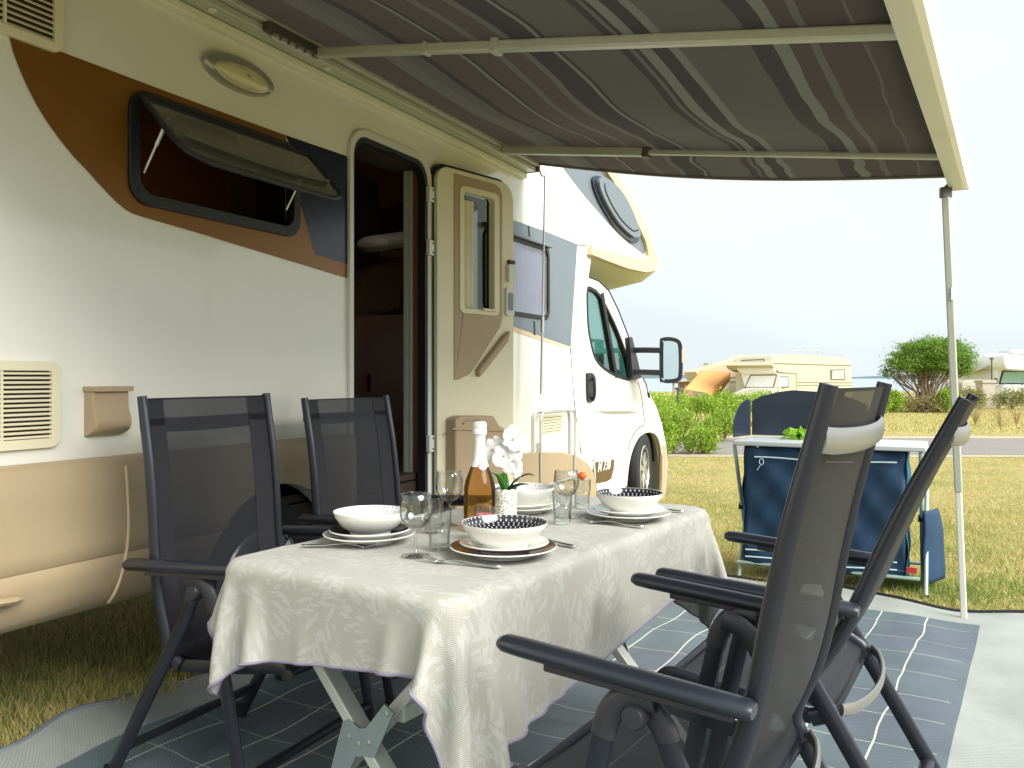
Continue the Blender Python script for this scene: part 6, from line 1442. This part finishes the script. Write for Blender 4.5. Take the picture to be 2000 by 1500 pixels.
w_ = sd_(FP, 'windscreen', M['oldline'], [(1466, 732), (1518, 731.5), (1512, 757.5), (1454, 758)], .02, .04, .01); sd_(FP, 'pane', M['foilblind'], [(1468, 734), (1516, 733.5), (1510, 755.5), (1457, 756)], .04, .05, 0, w_)
mb = MB(); mb.prism(SP, PP(SP, [(1515, 729), (1556, 729), (1557, 800), (1515, 800)]), -1.9, -.05); mb.build('cab_side', M['oldshade'], old)
w_ = sd_(SP, 'cab_window', M['oldline'], [(1522, 735), (1541, 735), (1542, 757), (1522, 757)], -.05, -.02, .01); sd_(SP, 'pane', mat('old_glass', (.35, .45, .48), .15), [(1524, 737), (1539, 737), (1540, 755), (1524, 755)], -.02, -.01, 0, w_)
mb = MB(); mb.prism(FP, PP(FP, [(1436, 769), (1470, 757.5), (1512, 757.5), (1518, 766), (1520, 800), (1432, 800)]), .0, .55); mb.build('hood', M['oldlit'], old, bevel=.06)
mb = MB(); c = SP.pt(1519, 756, .12); mb.box(c, .12, .06, .18); mb.tube([c, SP.pt(1524, 757, 0)], .02, 6); mb.build('mirror', M['black_pl'], old, bevel=.02)
mb = MB(); a = SP.pt(1590, 689, -.3); mb.tube([SP.pt(1545, 687, -.3), SP.pt(1560, 685, -.3), SP.pt(1600, 686, -.3), SP.pt(1612, 689, -.3), SP.pt(1650, 695, -.3)], .022, 6)
for px, py in ((1560, 688), (1578, 689), (1590, 690), (1598, 690), (1607, 690), (1635, 695), (1645, 696)): mb.tube([SP.pt(px, py-4, -.3), SP.pt(px, py+5, -.3)], .03, 6)
mb.build('roof_rack', M['alu'], old)
wheel_c = SP.w(.9, .35, -.05)
# canvas awning beside the old camper
ta = thing('canvas_awning', 'tan canvas awning tent joined to the left side of the old camper', 'awning tent', at(1400, 775, 44)*Vector((1, 1, 0)), 0)
YP = Plane((0, 43), (1, 0))
def yp(Y): return Plane((0, Y), (1, 0))
mb = MB(); P_ = yp(43); mb.prism(P_, PP(P_, [(1358, 726), (1372, 722), (1405, 712), (1442, 702), (1470, 702), (1470, 731), (1400, 744), (1366, 744)]), -3, 0); mb.build('roof', M['tanfabric'], ta, bevel=.04)
mb = MB(); mb.prism(P_, PP(P_, [(1380, 744), (1468, 731), (1468, 800), (1380, 800)]), -2.9, -.05); wl_ = mb.build('wall', M['tanfabric2'], ta)
mb = MB(); mb.prism(P_, PP(P_, [(1400, 743.5), (1466, 742.5), (1466, 744), (1400, 745)]), -.05, 0); mb.build('valance_line', M['tanfabric'], ta)
mb = MB(); mb.lathe(P_.pt(1450, 752, -.03), [(0, -.02), (.16, -.02), (.16, .02), (0, .02)], 20, ax=(0, -1, 0)); mb.build('porthole', M['bark'], ta)
# orange tarp
P2 = yp(40); tt_ = thing('orange_tarp', 'small sloping orange tarp shelter left of the old camper', 'tarp', at(1380, 775, 40)*Vector((1, 1, 0)), 0)
A0, A1, A2, A3 = P2.pt(1336, 760, .6), P2.pt(1370, 724, -1.6), P2.pt(1426, 728, -1.6), P2.pt(1384, 768, .6); rows = []
for i in range(13):
    f = i/12; rows.append([A0.lerp(A3, g).lerp(A1.lerp(A2, g), f)-Vector((0, 0, .05*math.sin(math.pi*f)*math.sin(math.pi*g))) for g in np.linspace(0, 1, 13)])
mb = MB(); mb.grid(rows); mb.build('sheet', M['orangefabric'], tt_, recalc=False, ang=180, solid=.01)
mb = MB(); rows = [[A3.lerp(A2, f)-Vector((0, 0, d*(1-.5*f))) for d in (0, .25, .7)] for f in np.linspace(0, 1, 8)]; mb.grid(rows); mb.build('side_flap', M['orangefabric'], tt_, recalc=False, solid=.01)
for q in (A0, A3, A1, A2): mb = MB(); mb.tube([q, Vector((q.x, q.y, 0))], .02, 6); mb.build('pole', M['alu'], tt_)
# hut
P3 = yp(52); ht = thing('wooden_hut', 'small brown wooden kiosk with flat grey roof left of the orange tarp', 'hut', at(1328, 770, 52)*Vector((1, 1, 0)), 0)
mb = MB(); mb.prism(P3, PP(P3, [(1312, 742), (1366, 740), (1366, 744), (1312, 746)]), -2, .3); mb.build('roof', M['hutroof'], ht)
for x in (1314, 1337, 1360): mb = MB(); mb.prism(P3, PP(P3, [(x, 745), (x+3, 745), (x+3, 800), (x, 800)]), -.1, 0); mb.build('post', M['hut'], ht)
mb = MB(); mb.prism(P3, PP(P3, [(1313, 745), (1364, 744), (1364, 748), (1313, 749)]), -.08, .02); mb.build('beam', M['hut'], ht)
mb = MB(); mb.prism(P3, PP(P3, [(1336, 745), (1364, 745), (1364, 800), (1336, 800)]), -1.9, -.12); mb.build('wall', M['hut'], ht)
# lamp post
lp_ = thing('bollard_lamp', 'short grey bollard lamp standing at the end of the hedge', 'lamp post', at(1324, 800, 19)*Vector((1, 1, 0)), 0); b_ = at(1324, 738, 19)
mb = MB(); mb.tube([Vector((b_.x, 19, 0)), Vector((b_.x, 19, zpx(760, 19)))], .025, 10); mb.build('post', M['darkmetal'], lp_)
mb = MB(); mb.lathe(Vector((b_.x, 19, zpx(761, 19))), [(.03, -.01), (.075, .0), (.08, .03), (.05, .05), (0, .055)], 20); mb.build('lamp_head', M['darkmetal'], lp_)
# stone pillar and low wall
P4 = yp(32); pi_ = thing('stone_pillar', 'pale rendered gate pillar standing on the far lawn left of the white camper', 'pillar', at(1930, 795, 32)*Vector((1, 1, 0)), 0)
mb = MB(); mb.prism(P4, PP(P4, [(1919, 747), (1944, 747), (1944, 798), (1919, 798)]), -.5, 0); mb.build('shaft', M['stone'], pi_, bevel=.02)
mb = MB(); mb.prism(P4, PP(P4, [(1917, 742), (1946, 742), (1946, 748), (1917, 748)]), -.54, .04); mb.build('cap', M['stone'], pi_, bevel=.02)
lw2 = thing('low_wall', 'low pale stone wall running left from the pillar', 'wall', at(1900, 790, 33)*Vector((1, 1, 0)), 0)
P5 = yp(33.5); mb = MB(); mb.prism(P5, PP(P5, [(1878, 748), (1886, 743), (1918, 741), (1918, 795), (1878, 795)]), -.4, 0); mb.build('masonry', M['stone'], lw2, bevel=.05)
mb = MB(); mb.lathe(P4.pt(1914, 768, .3), [(0, -.22), (.05, -.18), (.09, -.05), (.05, 0), (.085, .1), (.04, .18), (0, .2)], 14); o = mb.build('red_flowerpot', mat('rust_red', (.30, .08, .05), .7, var=.5, vscale=12)); tag(o, 'small rusty red object hanging on the left side of the pillar', 'ornament')
# white camper at the right edge
wc0 = at(1972, 738, 40); WSP = yp(40); wc = thing('white_camper', 'modern white camper at the right edge of the view behind dry bushes', 'camper', Vector((wc0.x, wc0.y, 0)), 0)
mb = MB(); al = [tuple(v) for v in smooth_poly([(1940, 712), (1939, 700), (1946, 692), (1966, 690), (2090, 689), (2090, 724), (1975, 724), (1947, 722)], 3, True)]
mb.prism(WSP, PP(WSP, al), -5, .9); mb.build('alcove', M['porcelain'], wc, bevel=.12)
mb = MB(); mb.prism(WSP, PP(WSP, [(1944, 720), (2090, 720), (2090, 800), (1944, 800)]), -5, 0); mb.build('body', M['porcelain'], wc, bevel=.08)
w_ = sd_(WSP, 'windscreen', M['rubber'], [(1957, 724), (2040, 724), (2040, 750), (1950, 750)], .0, .05, .02, wc); sd_(WSP, 'pane', mat('green_blind', (.30, .48, .40), .25, var=.35, vscale=14), [(1959, 726), (2040, 726), (2040, 748), (1953, 748)], .05, .07, 0, w_)
mb = MB(); mb.prism(WSP, PP(WSP, [(1944, 751), (2060, 751), (2060, 800), (1940, 800)]), .0, .7); mb.build('hood', M['porcelain'], wc, bevel=.12)
mb = MB(); mb.prism(WSP, PP(WSP, [(1985, 683), (2020, 683), (2020, 690), (1985, 690)]), -1.5, -.5); mb.build('roof_vent', M['trim_white'], wc, bevel=.03)
mb = MB(); mb.box(WSP.pt(1945, 744, .3), .14, .1, .26); mb.build('mirror', M['black_pl'], wc, bevel=.03)
aw2 = MB(); A0, A1 = WSP.pt(1942, 711, -.3), WSP.pt(1942, 709, -4.5); B0, B1 = WSP.pt(1868, 729, -.3), WSP.pt(1866, 727, -4.5); rows = [[A0.lerp(B0, g).lerp(A1.lerp(B1, g), f)-Vector((0, 0, .08*math.sin(math.pi*g))) for g in np.linspace(0, 1, 6)] for f in (0, .5, 1)]
aw2.grid(rows); awp = aw2.build('side_awning', mat('grey_awning', (.42, .44, .38), .8), wc, recalc=False, solid=.05)
mb = MB(); q = WSP.pt(1937, 702, 1.0); mb.tube([q, Vector((q.x, q.y, 0))], .035, 8); mb.lathe(q, [(0, 0), (.1, .01), (.1, .07), (0, .09)], 14); o = mb.build('camp_light_post', M['darkmetal']); tag(o, 'thin dark post just left of the white camper', 'post')
